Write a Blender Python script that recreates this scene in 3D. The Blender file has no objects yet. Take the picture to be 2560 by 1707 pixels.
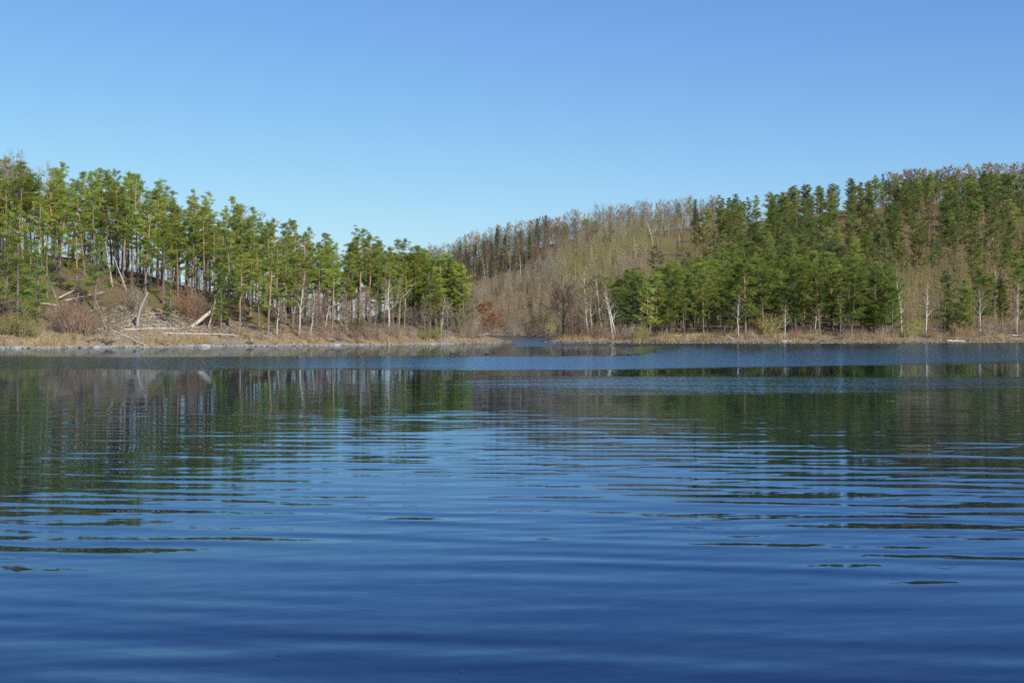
import bpy, math, random
import numpy as np
from mathutils import Vector

# ---------------------------------------------------------------- camera, world, sun
scene = bpy.context.scene
COL = scene.collection
F, HX, HY, EYE = 3050.0, 1280.0, 815.0, 3.0        # focal in photo pixels, vanishing point, eye height (m)
cam_d = bpy.data.cameras.new('camera')
cam = bpy.data.objects.new('camera', cam_d)
COL.objects.link(cam)
cam.location = (0, 0, EYE)
cam.rotation_euler = (math.radians(90), 0, 0)
cam_d.sensor_width = 36.0
cam_d.lens = F / 2560.0 * 36.0
cam_d.shift_y = -(853.5 - HY) / 2560.0
cam_d.clip_start = 0.1
cam_d.clip_end = 20000
scene.camera = cam

SUN_AZ, SUN_EL = math.radians(142), math.radians(37)   # clockwise from +Y
world = bpy.data.worlds.new('World')
scene.world = world
world.use_nodes = True
wn = world.node_tree
wn.nodes.clear()
sky = wn.nodes.new('ShaderNodeTexSky')
sky.sky_type = 'NISHITA'
sky.sun_disc = False
sky.sun_elevation = SUN_EL
sky.sun_rotation = SUN_AZ
sky.altitude = 300
sky.air_density = 1.0
sky.dust_density = 0.3
sky.ozone_density = 3.0
def vm(op, a, b=None):
    nd = wn.nodes.new('ShaderNodeVectorMath'); nd.operation = op
    for i, v in enumerate((a, b)):
        if v is None: continue
        if isinstance(v, bpy.types.NodeSocket): wn.links.new(v, nd.inputs[i])
        else: nd.inputs[i].default_value = v
    return nd.outputs[0]
# exposure shoulder of the camera: keeps the bright horizon from clipping
sk = vm('MULTIPLY', sky.outputs[0], (.60, .78, 1.10))
q = vm('MULTIPLY', sk, (1 / 6.67,) * 3)
q = vm('MULTIPLY', q, q); q = vm('MULTIPLY', q, q)
gm = wn.nodes.new('ShaderNodeGamma'); gm.inputs['Gamma'].default_value = .25
wn.links.new(vm('ADD', q, (1, 1, 1)), gm.inputs['Color'])
sk = vm('DIVIDE', sk, gm.outputs[0])
bg = wn.nodes.new('ShaderNodeBackground')
bg.inputs['Strength'].default_value = 0.15
wo = wn.nodes.new('ShaderNodeOutputWorld')
wn.links.new(sk, bg.inputs['Color'])
wn.links.new(bg.outputs[0], wo.inputs['Surface'])

sd = bpy.data.lights.new('sun', 'SUN')
sd.energy = 5.0
sd.angle = math.radians(0.5)
sd.color = (1.0, 0.93, 0.81)
sun = bpy.data.objects.new('sun', sd)
COL.objects.link(sun)
sdir = Vector((math.sin(SUN_AZ) * math.cos(SUN_EL), math.cos(SUN_AZ) * math.cos(SUN_EL), math.sin(SUN_EL)))
sun.rotation_euler = sdir.to_track_quat('Z', 'Y').to_euler()

scene.view_settings.view_transform = 'Standard'
scene.view_settings.look = 'None'
scene.view_settings.exposure = 0.0
scene.view_settings.gamma = 1.0
scene.render.engine = 'CYCLES'
cy = scene.cycles
cy.max_bounces = 6
cy.diffuse_bounces = 3
cy.glossy_bounces = 3
cy.transmission_bounces = 2
cy.transparent_max_bounces = 4
cy.use_denoising = False
cy.sample_clamp_indirect = 4.0
cy.pixel_filter_type = 'BLACKMAN_HARRIS'
cy.filter_width = 1.6

rng = np.random.default_rng(11)
R = random.Random(5)

# ---------------------------------------------------------------- node helpers
class NT:
    def __init__(s, name):
        s.m = bpy.data.materials.new(name)
        s.m.use_nodes = True
        s.t = s.m.node_tree
        s.t.nodes.clear()
        s.out = s.t.nodes.new('ShaderNodeOutputMaterial')
    def n(s, typ, **kw):
        nd = s.t.nodes.new('ShaderNode' + typ)
        for k, v in kw.items():
            setattr(nd, k, v)
        return nd
    def put(s, sock, v):
        if isinstance(v, bpy.types.NodeSocket):
            s.t.links.new(v, sock)
        elif v is not None:
            sock.default_value = v
    def math(s, op, a, b=None, c=None, clamp=False):
        nd = s.n('Math', operation=op, use_clamp=clamp)
        s.put(nd.inputs[0], a)
        if b is not None: s.put(nd.inputs[1], b)
        if c is not None: s.put(nd.inputs[2], c)
        return nd.outputs[0]
    def add(s, a, b): return s.math('ADD', a, b)
    def sub(s, a, b): return s.math('SUBTRACT', a, b)
    def mul(s, a, b): return s.math('MULTIPLY', a, b)
    def step(s, v, a, b):                       # smooth 0 -> 1 while v goes a -> b
        nd = s.n('MapRange', interpolation_type='SMOOTHSTEP')
        s.put(nd.inputs['Value'], v)
        s.put(nd.inputs['From Min'], a); s.put(nd.inputs['From Max'], b)
        return nd.outputs[0]
    def noise(s, vec, scale, detail=2.0, rough=0.5, out='Fac'):
        nd = s.n('TexNoise')
        s.put(nd.inputs['Vector'], vec)
        nd.inputs['Scale'].default_value = scale
        nd.inputs['Detail'].default_value = detail
        nd.inputs['Roughness'].default_value = rough
        return nd.outputs[out]
    def xyz(s, a, b, c):
        nd = s.n('CombineXYZ')
        s.put(nd.inputs[0], a); s.put(nd.inputs[1], b); s.put(nd.inputs[2], c)
        return nd.outputs[0]
    def sep(s, v):
        nd = s.n('SeparateXYZ'); s.put(nd.inputs[0], v)
        return nd.outputs
    def mix(s, f, a, b, blend='MIX'):
        nd = s.n('Mix', data_type='RGBA', blend_type=blend)
        s.put(nd.inputs[0], f); s.put(nd.inputs[6], a); s.put(nd.inputs[7], b)
        return nd.outputs[2]
    def bsdf(s, color, rough=0.9, spec=0.2, normal=None):
        nd = s.n('BsdfPrincipled')
        s.put(nd.inputs['Base Color'], color)
        s.put(nd.inputs['Roughness'], rough)
        s.put(nd.inputs['Specular IOR Level'], spec)
        if normal is not None: s.put(nd.inputs['Normal'], normal)
        return nd
    def end(s, shader):
        s.t.links.new(shader, s.out.inputs['Surface'])
        return s.m

def C3(r, g, b): return (r, g, b, 1.0)

# ---------------------------------------------------------------- materials
def mat_foliage(name, transl=0.3):
    k = NT(name)
    oi = k.n('ObjectInfo')
    at = k.n('Attribute', attribute_name='tint')
    c = k.mix(1.0, oi.outputs['Color'], at.outputs['Color'], 'MULTIPLY')
    h = k.n('HueSaturation')
    k.put(h.inputs['Color'], c)
    k.put(h.inputs['Hue'], k.add(0.494, k.mul(oi.outputs['Random'], 0.012)))
    k.put(h.inputs['Value'], k.add(0.8, k.mul(oi.outputs['Random'], 0.4)))
    d = k.n('BsdfDiffuse'); k.put(d.inputs['Color'], h.outputs[0])
    t = k.n('BsdfTranslucent'); k.put(t.inputs['Color'], h.outputs[0])
    m = k.n('MixShader'); m.inputs[0].default_value = transl
    k.t.links.new(d.outputs[0], m.inputs[1]); k.t.links.new(t.outputs[0], m.inputs[2])
    return k.end(m.outputs[0])

def mat_bark_pine():
    k = NT('pine_bark')
    tc = k.n('TexCoord')
    oi = k.n('ObjectInfo')
    z = k.sep(tc.outputs['Object'])[2]
    n = k.noise(tc.outputs['Object'], 1.3, 4)
    up = k.step(k.add(z, k.mul(n, 5.0)), 5.0, 10.0)
    grey = k.mix(n, C3(.12, .095, .08), C3(.30, .255, .225))
    orange = k.mix(n, C3(.30, .17, .09), C3(.52, .33, .20))
    up2 = k.mul(up, k.math('GREATER_THAN', oi.outputs['Random'], 0.35))
    return k.end(k.bsdf(k.mix(up2, grey, orange)).outputs[0])

def mat_bark_birch():
    k = NT('birch_bark')
    tc = k.n('TexCoord')
    x, y, z = k.sep(tc.outputs['Object'])[:3]
    v = k.xyz(k.mul(x, 2.0), k.mul(y, 2.0), k.mul(z, 5.0))
    n = k.noise(v, 1.4, 3)
    dark = k.step(n, 0.62, 0.70)
    base = k.mix(k.step(z, 1.5, 0.1), C3(.60, .57, .52), C3(.35, .32, .29))
    return k.end(k.bsdf(k.mix(dark, base, C3(.08, .07, .065))).outputs[0])

def mat_objcol(name, lo=0.75, hi=1.2, scale=3.0):
    k = NT(name)
    oi = k.n('ObjectInfo')
    tc = k.n('TexCoord')
    n = k.noise(tc.outputs['Object'], scale, 4)
    nd = k.n('MapRange'); k.put(nd.inputs[0], n)
    nd.inputs[1].default_value = .3; nd.inputs[2].default_value = .7
    nd.inputs[3].default_value = lo; nd.inputs[4].default_value = hi
    h = k.n('HueSaturation'); k.put(h.inputs['Color'], oi.outputs['Color']); k.put(h.inputs['Value'], nd.outputs[0])
    return k.end(k.bsdf(h.outputs[0]).outputs[0])

M_LEAF = mat_foliage('needles', 0.26)
M_TWIG = mat_foliage('twigs', 0.12)
M_PINE = mat_bark_pine()
M_BIRCH = mat_bark_birch()
M_BARK = mat_objcol('bark')
M_WOOD = mat_objcol('weathered_wood', 0.7, 1.15, 2.0)
M_STONE = mat_objcol('pale_stone', 0.6, 1.2, 1.5)
M_FEATHER = mat_objcol('feathers', 0.8, 1.1, 8.0)

def mat_ground():
    k = NT('forest_floor')
    g = k.n('NewGeometry')
    P = g.outputs['Position']
    z = k.sep(P)[2]
    n1 = k.noise(P, 0.16, 5, .6)
    n2 = k.noise(P, 0.9, 5, .65)
    n3 = k.noise(P, 4.0, 4, .7)
    litter = k.mix(n3, C3(.085, .060, .038), C3(.27, .19, .115))
    litter = k.mix(k.step(n2, .5, .65), litter, C3(.20, .15, .095))
    moss = k.mix(n3, C3(.06, .065, .012), C3(.24, .215, .045))
    c = k.mix(k.step(k.add(n1, k.mul(n2, .5)), .70, .82), litter, moss)
    bank = k.mix(n3, C3(.13, .095, .06), C3(.42, .33, .21))
    rock = k.mix(n3, C3(.13, .115, .095), C3(.37, .33, .27))
    bank = k.mix(k.step(n2, .53, .6), bank, rock)
    bf = k.step(k.add(z, k.mul(k.sub(n1, .5), 5.0)), 4.2, 1.6)
    n4 = k.noise(P, .55, 5, .7)
    bank = k.mix(k.step(n4, .52, .60), bank, C3(.085, .062, .042))
    c = k.mix(bf, c, bank)
    wet = k.step(z, 0.28, 0.05)
    c = k.mix(wet, c, C3(.10, .08, .055))
    b = k.n('Bump'); b.inputs['Strength'].default_value = 0.9; b.inputs['Distance'].default_value = 0.35
    k.put(b.inputs['Height'], k.noise(P, 1.6, 6, .7))
    return k.end(k.bsdf(c, 0.95, 0.1, b.outputs[0]).outputs[0])
M_GROUND = mat_ground()

def mat_water():
    k = NT('lake_water')
    g = k.n('NewGeometry')
    x, y, _z = k.sep(g.outputs['Position'])[:3]
    yy = k.add(y, k.mul(x, 0.10))
    # long swell: slope fields stretched along the crests
    def field(sx, sy, detail, off, yv=yy):
        v = k.xyz(k.mul(x, sx), k.mul(yv, sy), off)
        return k.mul(k.sub(k.noise(v, 1.0, detail, .5), 0.5), 2.0)
    warp = k.mul(field(.07, .12, 1, 3.3), 1.2)
    ph = k.add(yy, warp)
    s1 = field(.17, 2.0, 1.0, 0.0, ph)          # ~1 m swell
    s2 = field(.45, 3.3, 1.5, 7.0, k.add(y, k.mul(x, -.16)))
    s4 = field(3.2, 13.0, 1.5, 31.0, k.add(y, k.mul(x, .4)))
    s3 = field(1.6, 6.5, 2.0, 13.0, k.add(y, k.mul(x, -.25)))
    sx1 = field(.5, 2.0, 1.0, 21.0)
    # wind-ruffled bands lying across the lake
    edge = k.noise(k.xyz(k.mul(x, .012), k.mul(y, .06), 2.0), 1.0, 3, .6)
    e2 = k.noise(k.xyz(k.mul(x, .06), k.mul(y, .22), 12.0), 1.0, 4, .7)
    edge = k.mul(k.add(k.sub(edge, .5), k.mul(k.sub(e2, .5), .55)), 2.0)
    fine = k.noise(k.xyz(k.mul(x, .10), k.mul(y, .5), 5.0), 1.0, 3, .7)
    xp = k.math('MAXIMUM', k.sub(x, 4.0), 0.0)
    loA = k.add(84.0, k.mul(xp, .45))            # near edge of the far band
    hiA = k.add(124.0, k.mul(k.step(k.add(x, k.mul(edge, 5.0)), 10.0, 30.0), 82.0))   # far edge
    yA = k.add(y, k.mul(edge, 13.0))
    a = k.mul(k.step(k.sub(yA, loA), -5.0, 5.0), k.step(k.sub(yA, hiA), 7.0, -7.0))
    yB = k.add(y, k.mul(edge, 9.0))
    b = k.mul(k.step(yB, 50.0, 61.0), k.step(yB, 80.0, 73.0))
    b = k.mul(b, k.step(k.sub(x, k.mul(edge, 6.0)), -12.0, 8.0))
    c = k.mul(k.mul(k.step(yA, 172.0, 180.0), k.step(x, -2.0, 1.5)), 0.95)      # breeze inside the inlet
    band = k.math('MAXIMUM', k.math('MAXIMUM', a, k.mul(b, .62)), c)
    band = k.math('MAXIMUM', k.mul(band, k.step(k.add(fine, k.mul(band, .35)), .42, .75)), k.mul(c, 1.15))
    # micro ripples
    vm = k.xyz(k.mul(x, 5.0), k.mul(y, 9.0), 0.0)
    mn = k.noise(vm, 1.0, 2, .6, 'Color')
    mr, mg, _b = k.sep(mn)[:3]
    my = k.mul(k.sub(mr, .5), 2.0); mx = k.mul(k.sub(mg, .5), 2.0)
    # swell grows towards the near shore
    near = k.step(y, 66.0, 16.0)
    midp = k.mul(k.step(y, 75.0, 40.0), 1.0)
    calm = k.step(k.noise(k.xyz(k.mul(x, .03), k.mul(y, .10), 9.0), 1.0, 2), .30, .62)
    def train(freq, tilt, off):
        pw = k.mul(k.noise(k.xyz(k.mul(x, .10), k.mul(y, .16), off), 1.0, 1.0, .5), 11.0)
        am = k.step(k.noise(k.xyz(k.mul(x, .22), k.mul(y, .5), off + 5.0), 1.0, 1.5, .5), .36, .66)
        return k.mul(k.math('SINE', k.add(k.mul(k.add(y, k.mul(x, tilt)), freq), pw)), am)
    tr = k.add(k.mul(train(5.8, .10, 40.0), .55), k.mul(train(9.2, .17, 50.0), k.mul(k.step(y, 45.0, 14.0), .5)))
    tr = k.add(tr, k.mul(train(7.4, -.06, 60.0), .3))
    s1 = k.add(k.mul(s1, .8), k.mul(tr, .75))
    A1 = k.mul(k.add(.005, k.mul(near, .057)), k.add(.45, k.mul(calm, .7)))
    sy = k.add(k.mul(s1, A1), k.mul(s2, k.mul(A1, .7)))
    sy = k.add(sy, k.mul(s3, k.add(.003, k.mul(midp, .010))))
    sy = k.add(sy, k.mul(s4, k.mul(k.step(y, 34.0, 12.0), .018)))
    sy = k.add(sy, k.mul(my, k.add(.0025, k.mul(band, .20))))
    sy = k.sub(sy, k.mul(band, .045))
    sx = k.add(k.mul(sx1, k.add(.002, k.mul(near, .012))), k.mul(mx, k.add(.002, k.mul(band, .08))))
    nrm = k.n('VectorMath', operation='NORMALIZE')
    k.put(nrm.inputs[0], k.xyz(sx, sy, 1.0))
    fr = k.n('Fresnel'); fr.inputs['IOR'].default_value = 1.50
    k.put(fr.inputs['Normal'], nrm.outputs[0])
    df = k.n('BsdfDiffuse'); df.inputs['Color'].default_value = C3(.0003, .003, .022)
    gl = k.n('BsdfGlossy'); gl.inputs['Color'].default_value = C3(.63, .80, 1.0); gl.inputs['Roughness'].default_value = .03
    k.put(gl.inputs['Normal'], nrm.outputs[0])
    ms = k.n('MixShader'); k.put(ms.inputs[0], fr.outputs[0])
    k.t.links.new(df.outputs[0], ms.inputs[1]); k.t.links.new(gl.outputs[0], ms.inputs[2])
    return k.end(ms.outputs[0])
M_WATER = mat_water()

# ---------------------------------------------------------------- mesh helpers
def make_mesh(name, V, T, mats, smooth=False, tint=None, mi=None):
    V = np.asarray(V, np.float32).reshape(-1, 3); T = np.asarray(T, np.int32)
    k = T.shape[1]
    me = bpy.data.meshes.new(name)
    me.vertices.add(len(V)); me.vertices.foreach_set('co', V.ravel())
    me.loops.add(T.size); me.loops.foreach_set('vertex_index', T.ravel())
    me.polygons.add(len(T))
    me.polygons.foreach_set('loop_start', np.arange(0, T.size, k, dtype=np.int32))
    me.polygons.foreach_set('loop_total', np.full(len(T), k, np.int32))
    if smooth: me.polygons.foreach_set('use_smooth', np.ones(len(T), bool))
    for m in (mats if isinstance(mats, (list, tuple)) else [mats]): me.materials.append(m)
    if mi is not None: me.polygons.foreach_set('material_index', np.asarray(mi, np.int32))
    if tint is not None:
        a = me.attributes.new('tint', 'FLOAT_COLOR', 'POINT')
        c = np.ones((len(V), 4), np.float32); c[:, :3] = tint
        a.data.foreach_set('color', c.ravel())
    me.update(calc_edges=True)
    me.validate()
    return me

class Geo:
    """collects triangles"""
    def __init__(s): s.V = []; s.T = []; s.c = []; s.n = 0
    def add(s, V, T, col=(1, 1, 1)):
        V = np.asarray(V, float).reshape(-1, 3)
        s.V.append(V); s.T.append(np.asarray(T, int).reshape(-1, 3) + s.n); s.n += len(V)
        c = np.asarray(col, float)
        s.c.append(np.broadcast_to(c, (len(V), 3)) if c.ndim == 1 else c)
    def arrays(s):
        return np.vstack(s.V), np.vstack(s.T), np.vstack(s.c)
    def mesh(s, name, mat, smooth=False):
        V, T, c = s.arrays()
        return make_mesh(name, V, T, mat, smooth, c)

def tube(g, P, rad, n=5, col=(1, 1, 1), cap=False):
    P = np.asarray(P, float); m = len(P)
    tan = np.gradient(P, axis=0)
    tan /= np.linalg.norm(tan, axis=1)[:, None] + 1e-9
    ref = np.array([1., 0, 0]) if abs(tan[:, 0]).mean() < .8 else np.array([0, 0, 1.])
    a = np.cross(tan, ref); a /= np.linalg.norm(a, axis=1)[:, None] + 1e-9
    b = np.cross(tan, a)
    th = np.arange(n) * 2 * np.pi / n
    rad = np.asarray(rad, float)
    ring = P[:, None] + rad[:, None, None] * (np.cos(th)[None, :, None] * a[:, None] + np.sin(th)[None, :, None] * b[:, None])
    V = ring.reshape(-1, 3)
    T = []
    for i in range(m - 1):
        for j in range(n):
            p, q = i * n + j, i * n + (j + 1) % n
            T += [(p, q, q + n), (p, q + n, p + n)]
    if cap:
        V = np.vstack([V, P[0], P[-1]])
        for j in range(n):
            T.append((m * n, (j + 1) % n, j))
            T.append((m * n + 1, (m - 1) * n + j, (m - 1) * n + (j + 1) % n))
    g.add(V, T, col)

def cones(g, A, B, r, col):
    """many thin 3-sided twigs from A to B (arrays)"""
    A = np.asarray(A, float); B = np.asarray(B, float); n = len(A)
    if n == 0: return
    d = B - A; d /= np.linalg.norm(d, axis=1)[:, None] + 1e-9
    ref = np.where(np.abs(d[:, 2:3]) < .8, np.array([[0, 0, 1.]]), np.array([[1., 0, 0]]))
    a = np.cross(d, ref); a /= np.linalg.norm(a, axis=1)[:, None] + 1e-9
    b = np.cross(d, a)
    r = np.broadcast_to(np.asarray(r, float), (n,))[:, None]
    V = np.stack([A + r * a, A + r * (-.5 * a + .87 * b), A + r * (-.5 * a - .87 * b), B], 1).reshape(-1, 3)
    i = np.arange(n)[:, None] * 4
    T = np.concatenate([i + np.array([0, 1, 3]), i + np.array([1, 2, 3]), i + np.array([2, 0, 3])])
    c = np.asarray(col, float)
    if c.ndim == 2: c = np.repeat(c, 4, 0)
    g.add(V, T, c)

def blades(g, P, D, L, W, col):
    """needle / leaf shaped triangles at P along D"""
    n = len(P)
    s = np.cross(D, rng.normal(size=(n, 3))); s /= np.linalg.norm(s, axis=1)[:, None] + 1e-9
    L = np.broadcast_to(np.asarray(L, float), (n,))[:, None]; W = np.broadcast_to(np.asarray(W, float), (n,))[:, None]
    V = np.stack([P - s * W * .5, P + s * W * .5, P + D * L], 1).reshape(-1, 3)
    c = np.asarray(col, float)
    if c.ndim == 2: c = np.repeat(c, 3, 0)
    g.add(V, np.arange(3 * n).reshape(-1, 3), c)

def unit(v): return v / (np.linalg.norm(v, axis=-1, keepdims=True) + 1e-9)

# ---------------------------------------------------------------- terrain
def zpix(y, D): return EYE + (HY - y) / F * D

LX = np.array([-1500, -600, 0, 148, 362, 517, 645, 719, 850, 1031, 1121, 1195, 1255, 1288, 1300])
LS = np.interp(LX, [-1500, 0, 640, 1000, 1287], [150, 162, 179, 195, 212])
LC = np.interp(LX, [-1500, 0, 148, 362, 517, 645, 719, 850, 1031, 1121, 1195, 1255, 1290], [205, 214, 208, 206, 209, 212, 215, 218, 220, 225, 221, 218, 215])
LY = np.interp(LX, [-1500, 0, 148, 241, 310, 362, 430, 517, 645, 719, 850, 960, 1031, 1121, 1195, 1255, 1288, 1300],
               [560, 622, 644, 661, 664, 678, 703, 731, 763, 784, 797, 802, 796, 818, 836, 849, 858, 862])
HPROF = {
    -1500: [(370, 839), (450, 818), (600, 812)],
    900: [(370, 839), (450, 812), (520, 803), (600, 803)],
    1000: [(360, 840), (450, 795), (520, 765), (600, 765)],
    1100: [(356, 840.8), (366, 838), (380, 829), (450, 768), (500, 720), (540, 692), (600, 700)],
    1200: [(356, 840.8), (366, 838), (375, 830), (420, 780), (470, 720), (520, 674), (550, 657), (620, 665)],
    1300: [(356, 840.8), (364, 838), (370, 832), (410, 777), (460, 702), (520, 647), (560, 632), (640, 640)],
    1400: [(300, 845.5), (310, 841), (330, 831), (400, 742), (450, 680), (510, 622), (560, 603)],
    1500: [(226, 855.5), (233, 846), (290, 830), (340, 782), (400, 712), (450, 660), (510, 612), (560, 590)],
    1600: [(218, 857), (224, 844), (262, 834), (300, 802), (350, 747), (400, 702), (450, 655), (510, 607), (560, 577)],
    1800: [(216, 857.3), (222, 843), (250, 829), (300, 777), (350, 727), (400, 682), (450, 637), (510, 592), (560, 563)],
    2000: [(216, 857.3), (222, 844), (250, 827), (300, 772), (350, 717), (400, 667), (450, 617), (510, 562), (550, 538)],
    2200: [(216, 857.3), (222, 843), (250, 826), (300, 766), (350, 702), (400, 642), (450, 592), (510, 542), (550, 514)],
    2560: [(228, 855), (234, 842), (260, 824), (300, 768), (350, 694), (400, 627), (450, 567), (510, 512), (550, 488), (620, 474)],
    4000: [(235, 854), (242, 840), (270, 810), (350, 660), (450, 520), (550, 420), (620, 400)],
}
XS = np.arange(-1500, 4001, 12.0)
YS = np.concatenate([np.arange(130, 420, 1.4), np.arange(420, 700, 3.0), np.array([720, 780, 900, 1200, 2000, 4000, 9000])])

def hill_col(x, D):
    ks = sorted(HPROF)
    out = []
    tabs = {}
    def prof(k):
        if k in tabs: return tabs[k]
        p = HPROF[k]
        d = [p[0][0] - 25, p[0][0]] + [q[0] for q in p[1:]] + [p[-1][0] + 200, 9000]
        z = [-2.5, 0.0] + [zpix(q[1], q[0]) for q in p[1:]]
        z += [z[-1] * .55, 6.0]
        tabs[k] = np.interp(D, d, z)
        return tabs[k]
    Z = np.zeros((len(x), len(D)))
    for i, xx in enumerate(x):
        j = max(0, min(len(ks) - 2, np.searchsorted(ks, xx) - 1))
        f = (xx - ks[j]) / (ks[j + 1] - ks[j])
        f = min(1, max(0, f))
        # shorelines are joined along D, not blended in height, where they differ much
        Z[i] = prof(ks[j]) * (1 - f) + prof(ks[j + 1]) * f
    return Z

Zh = hill_col(XS, YS)
ker = np.ones(7) / 7
for i in range(Zh.shape[1]): Zh[:, i] = np.convolve(np.pad(Zh[:, i], 3, 'edge'), ker, 'valid')
Zs = Zh.copy()
ker = np.ones(5) / 5
for i in range(Zh.shape[0]): Zs[i] = np.convolve(np.pad(Zh[i], 2, 'edge'), ker, 'valid')
Zh = np.where(Zh > 2.0, Zs, Zh)
GX, GD = np.meshgrid(XS, YS, indexing='ij')
LINE = ([1150, 1190, 1219, 1338, 1390, 1459, 1492, 1560], [768, 745, 724, 690, 655, 608, 597, 588])
DL = np.full(len(XS), 9999.0)
for i, xx in enumerate(XS):
    if 1150 <= xx <= 1560:
        yy_ = HY - (Zh[i] - EYE) / YS * F
        kk = np.where((yy_ <= np.interp(xx, *LINE)) & (YS > 330))[0]
        if len(kk):
            DL[i] = YS[kk[0]]
            fade = min(1, (xx - 1140) / 60, (1575 - xx) / 60)
            Zh[i] -= 9.0 * fade * np.exp(-((YS - DL[i] - 20) / 13.0) ** 2)
            Zh[i] += 1.5 * fade * np.exp(-((YS - DL[i] + 4) / 8.0) ** 2)
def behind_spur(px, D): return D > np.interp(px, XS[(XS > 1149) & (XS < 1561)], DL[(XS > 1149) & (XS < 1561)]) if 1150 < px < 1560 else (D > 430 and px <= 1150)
# left headland
S_ = np.interp(XS, LX, LS)[:, None]; C_ = np.interp(XS, LX, LC)[:, None]; Y_ = np.interp(XS, LX, LY)[:, None]
zc = zpix(Y_, C_)
bh = np.interp(XS, [-1500, 900, 1000, 1121, 1195, 1255, 1290], [2.3, 2.2, 1.9, 1.3, 0.8, 0.35, 0.1])[:, None]
bh = np.minimum(bh, np.maximum(zc, .05))
d = GD - S_
w = C_ - S_
def seg(a, b): return np.clip((d - a) / (b - a), 0, 1)
ZL = np.where(d < 0, -2.5 * np.clip(-d / 8, 0, 1), 0.0)
lowf = np.clip(bh / 2.2, .15, 1)
ZL = ZL + .35 * lowf * seg(0, 1.0) + np.maximum(bh - .35 * lowf, 0) * seg(1.0, np.minimum(5, w * .5)) ** .8
t = seg(np.minimum(5, w * .5), w)
ZL = ZL + (zc - bh) * (t * .75 + .25 * t * t * (3 - 2 * t))
back = np.clip((GD - C_) / 55, 0, 1)
ZL = ZL - (np.maximum(zc, 0) + 3.0) * (back ** 1.3)
ZL = np.where(XS[:, None] > 1292, -2.5, ZL)
# low spit on the right of the inlet
sx = (GX - 1470) / 118.0; sy = (GD - 240) / 24.0
r2 = np.abs(sx) ** 2.4 + np.abs(sy) ** 2.4
ZS = 1.3 * (1 - r2) - 0.0
ZS = np.clip(ZS, -2.5, .95)
ZG = np.maximum(np.maximum(ZL, Zh), ZS)
# natural roughness of the land
WX = (GX - HX) / F * GD
def fbm(x, y, o=5, seed=0):
    r_ = np.random.default_rng(seed); out = 0; amp = 1.0; fr = 1.0
    for i in range(o):
        for j in range(3):
            a = r_.uniform(0, 2 * np.pi); p = r_.uniform(0, 6.28, 2)
            out = out + amp * np.sin((x * np.cos(a) + y * np.sin(a)) * fr + p[0] + 1.3 * np.sin((y * np.cos(a) - x * np.sin(a)) * fr * .7 + p[1])) / 3
        amp *= .55; fr *= 1.9
    return out
land = np.clip((ZG - .2) / 2.5, 0, 1)
ZG = ZG + fbm(WX * .16, GD * .16, 5, 3) * land * 0.55 + fbm(WX * .8, GD * .8, 3, 8) * land * .14
ZG = ZG + np.where(np.abs(ZG) < 1.5, fbm(WX * .9, GD * .9, 3, 12) * .07 * np.clip((GD - 100) / 50, 0, 1), 0)
NXg, NYg = ZG.shape
V = np.stack([WX, GD, ZG], -1).reshape(-1, 3)
ii = (np.arange(NXg - 1)[:, None] * NYg + np.arange(NYg - 1)[None]).ravel()
Q = np.stack([ii, ii + NYg, ii + NYg + 1, ii + 1], 1)

def link(name, me, parent=None, loc=None):
    o = bpy.data.objects.new(name, me); COL.objects.link(o)
    if parent is not None: o.parent = parent
    if loc is not None: o.location = loc
    return o
def tag(o, label=None, cat=None, group=None, kind=None):
    if label: o['label'] = label
    if cat: o['category'] = cat
    if group: o['group'] = group
    if kind: o['kind'] = kind
    return o
ground = tag(link('ground', make_mesh('ground', V, Q, M_GROUND, True)), 'brown leaf-littered and mossy banks and hillsides around the lake', 'ground', kind='structure')

def gz(X, Y):
    """height of the land at world X, Y (arrays or scalars)"""
    X = np.asarray(X, float); Y = np.asarray(Y, float)
    px = HX + X / Y * F
    fi = np.clip((px - XS[0]) / 12.0, 0, NXg - 1.001); i = fi.astype(int); fx = fi - i
    j = np.clip(np.searchsorted(YS, Y) - 1, 0, NYg - 2); fy = np.clip((Y - YS[j]) / (YS[j + 1] - YS[j]), 0, 1)
    return ZG[i, j] * (1 - fx) * (1 - fy) + ZG[i + 1, j] * fx * (1 - fy) + ZG[i, j + 1] * (1 - fx) * fy + ZG[i + 1, j + 1] * fx * fy
def at(px, D, sink=0.0):
    X = (px - HX) / F * D
    return Vector((X, D, float(gz(X, D)) - sink))
def ray(px, py, dmin=150, dmax=600):
    """first land point seen at a photo pixel"""
    D = np.arange(dmin, dmax, .5)
    X = (px - HX) / F * D
    z = gz(X, D); y = HY - (z - EYE) / D * F
    k = np.argmax((y <= py) & (z > -.3))
    return Vector((X[k], D[k], z[k]))

# near shore the camera stands on
nv = []
nx = np.linspace(-400, 400, 81); ny = np.linspace(-300, 9, 60)
gx, gy = np.meshgrid(nx, ny, indexing='ij')
gzz = np.clip((5.0 - gy) * .22, -1.2, 1.35) + fbm(gx * .5, gy * .5, 3, 20) * .08
V = np.stack([gx, gy, gzz], -1).reshape(-1, 3)
ii = (np.arange(80)[:, None] * 60 + np.arange(59)[None]).ravel()
tag(link('shore', make_mesh('shore', V, np.stack([ii, ii + 60, ii + 61, ii + 1], 1), M_GROUND, True)), 'near lake shore under the viewpoint', 'shore', kind='structure')
V = [(-9000, -600, 0), (9000, -600, 0), (9000, 9000, 0), (-9000, 9000, 0)]
tag(link('water', make_mesh('water', V, [(0, 1, 2, 3)], M_WATER)), 'blue rippled lake water reflecting sky and trees', 'water', kind='structure')

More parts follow.
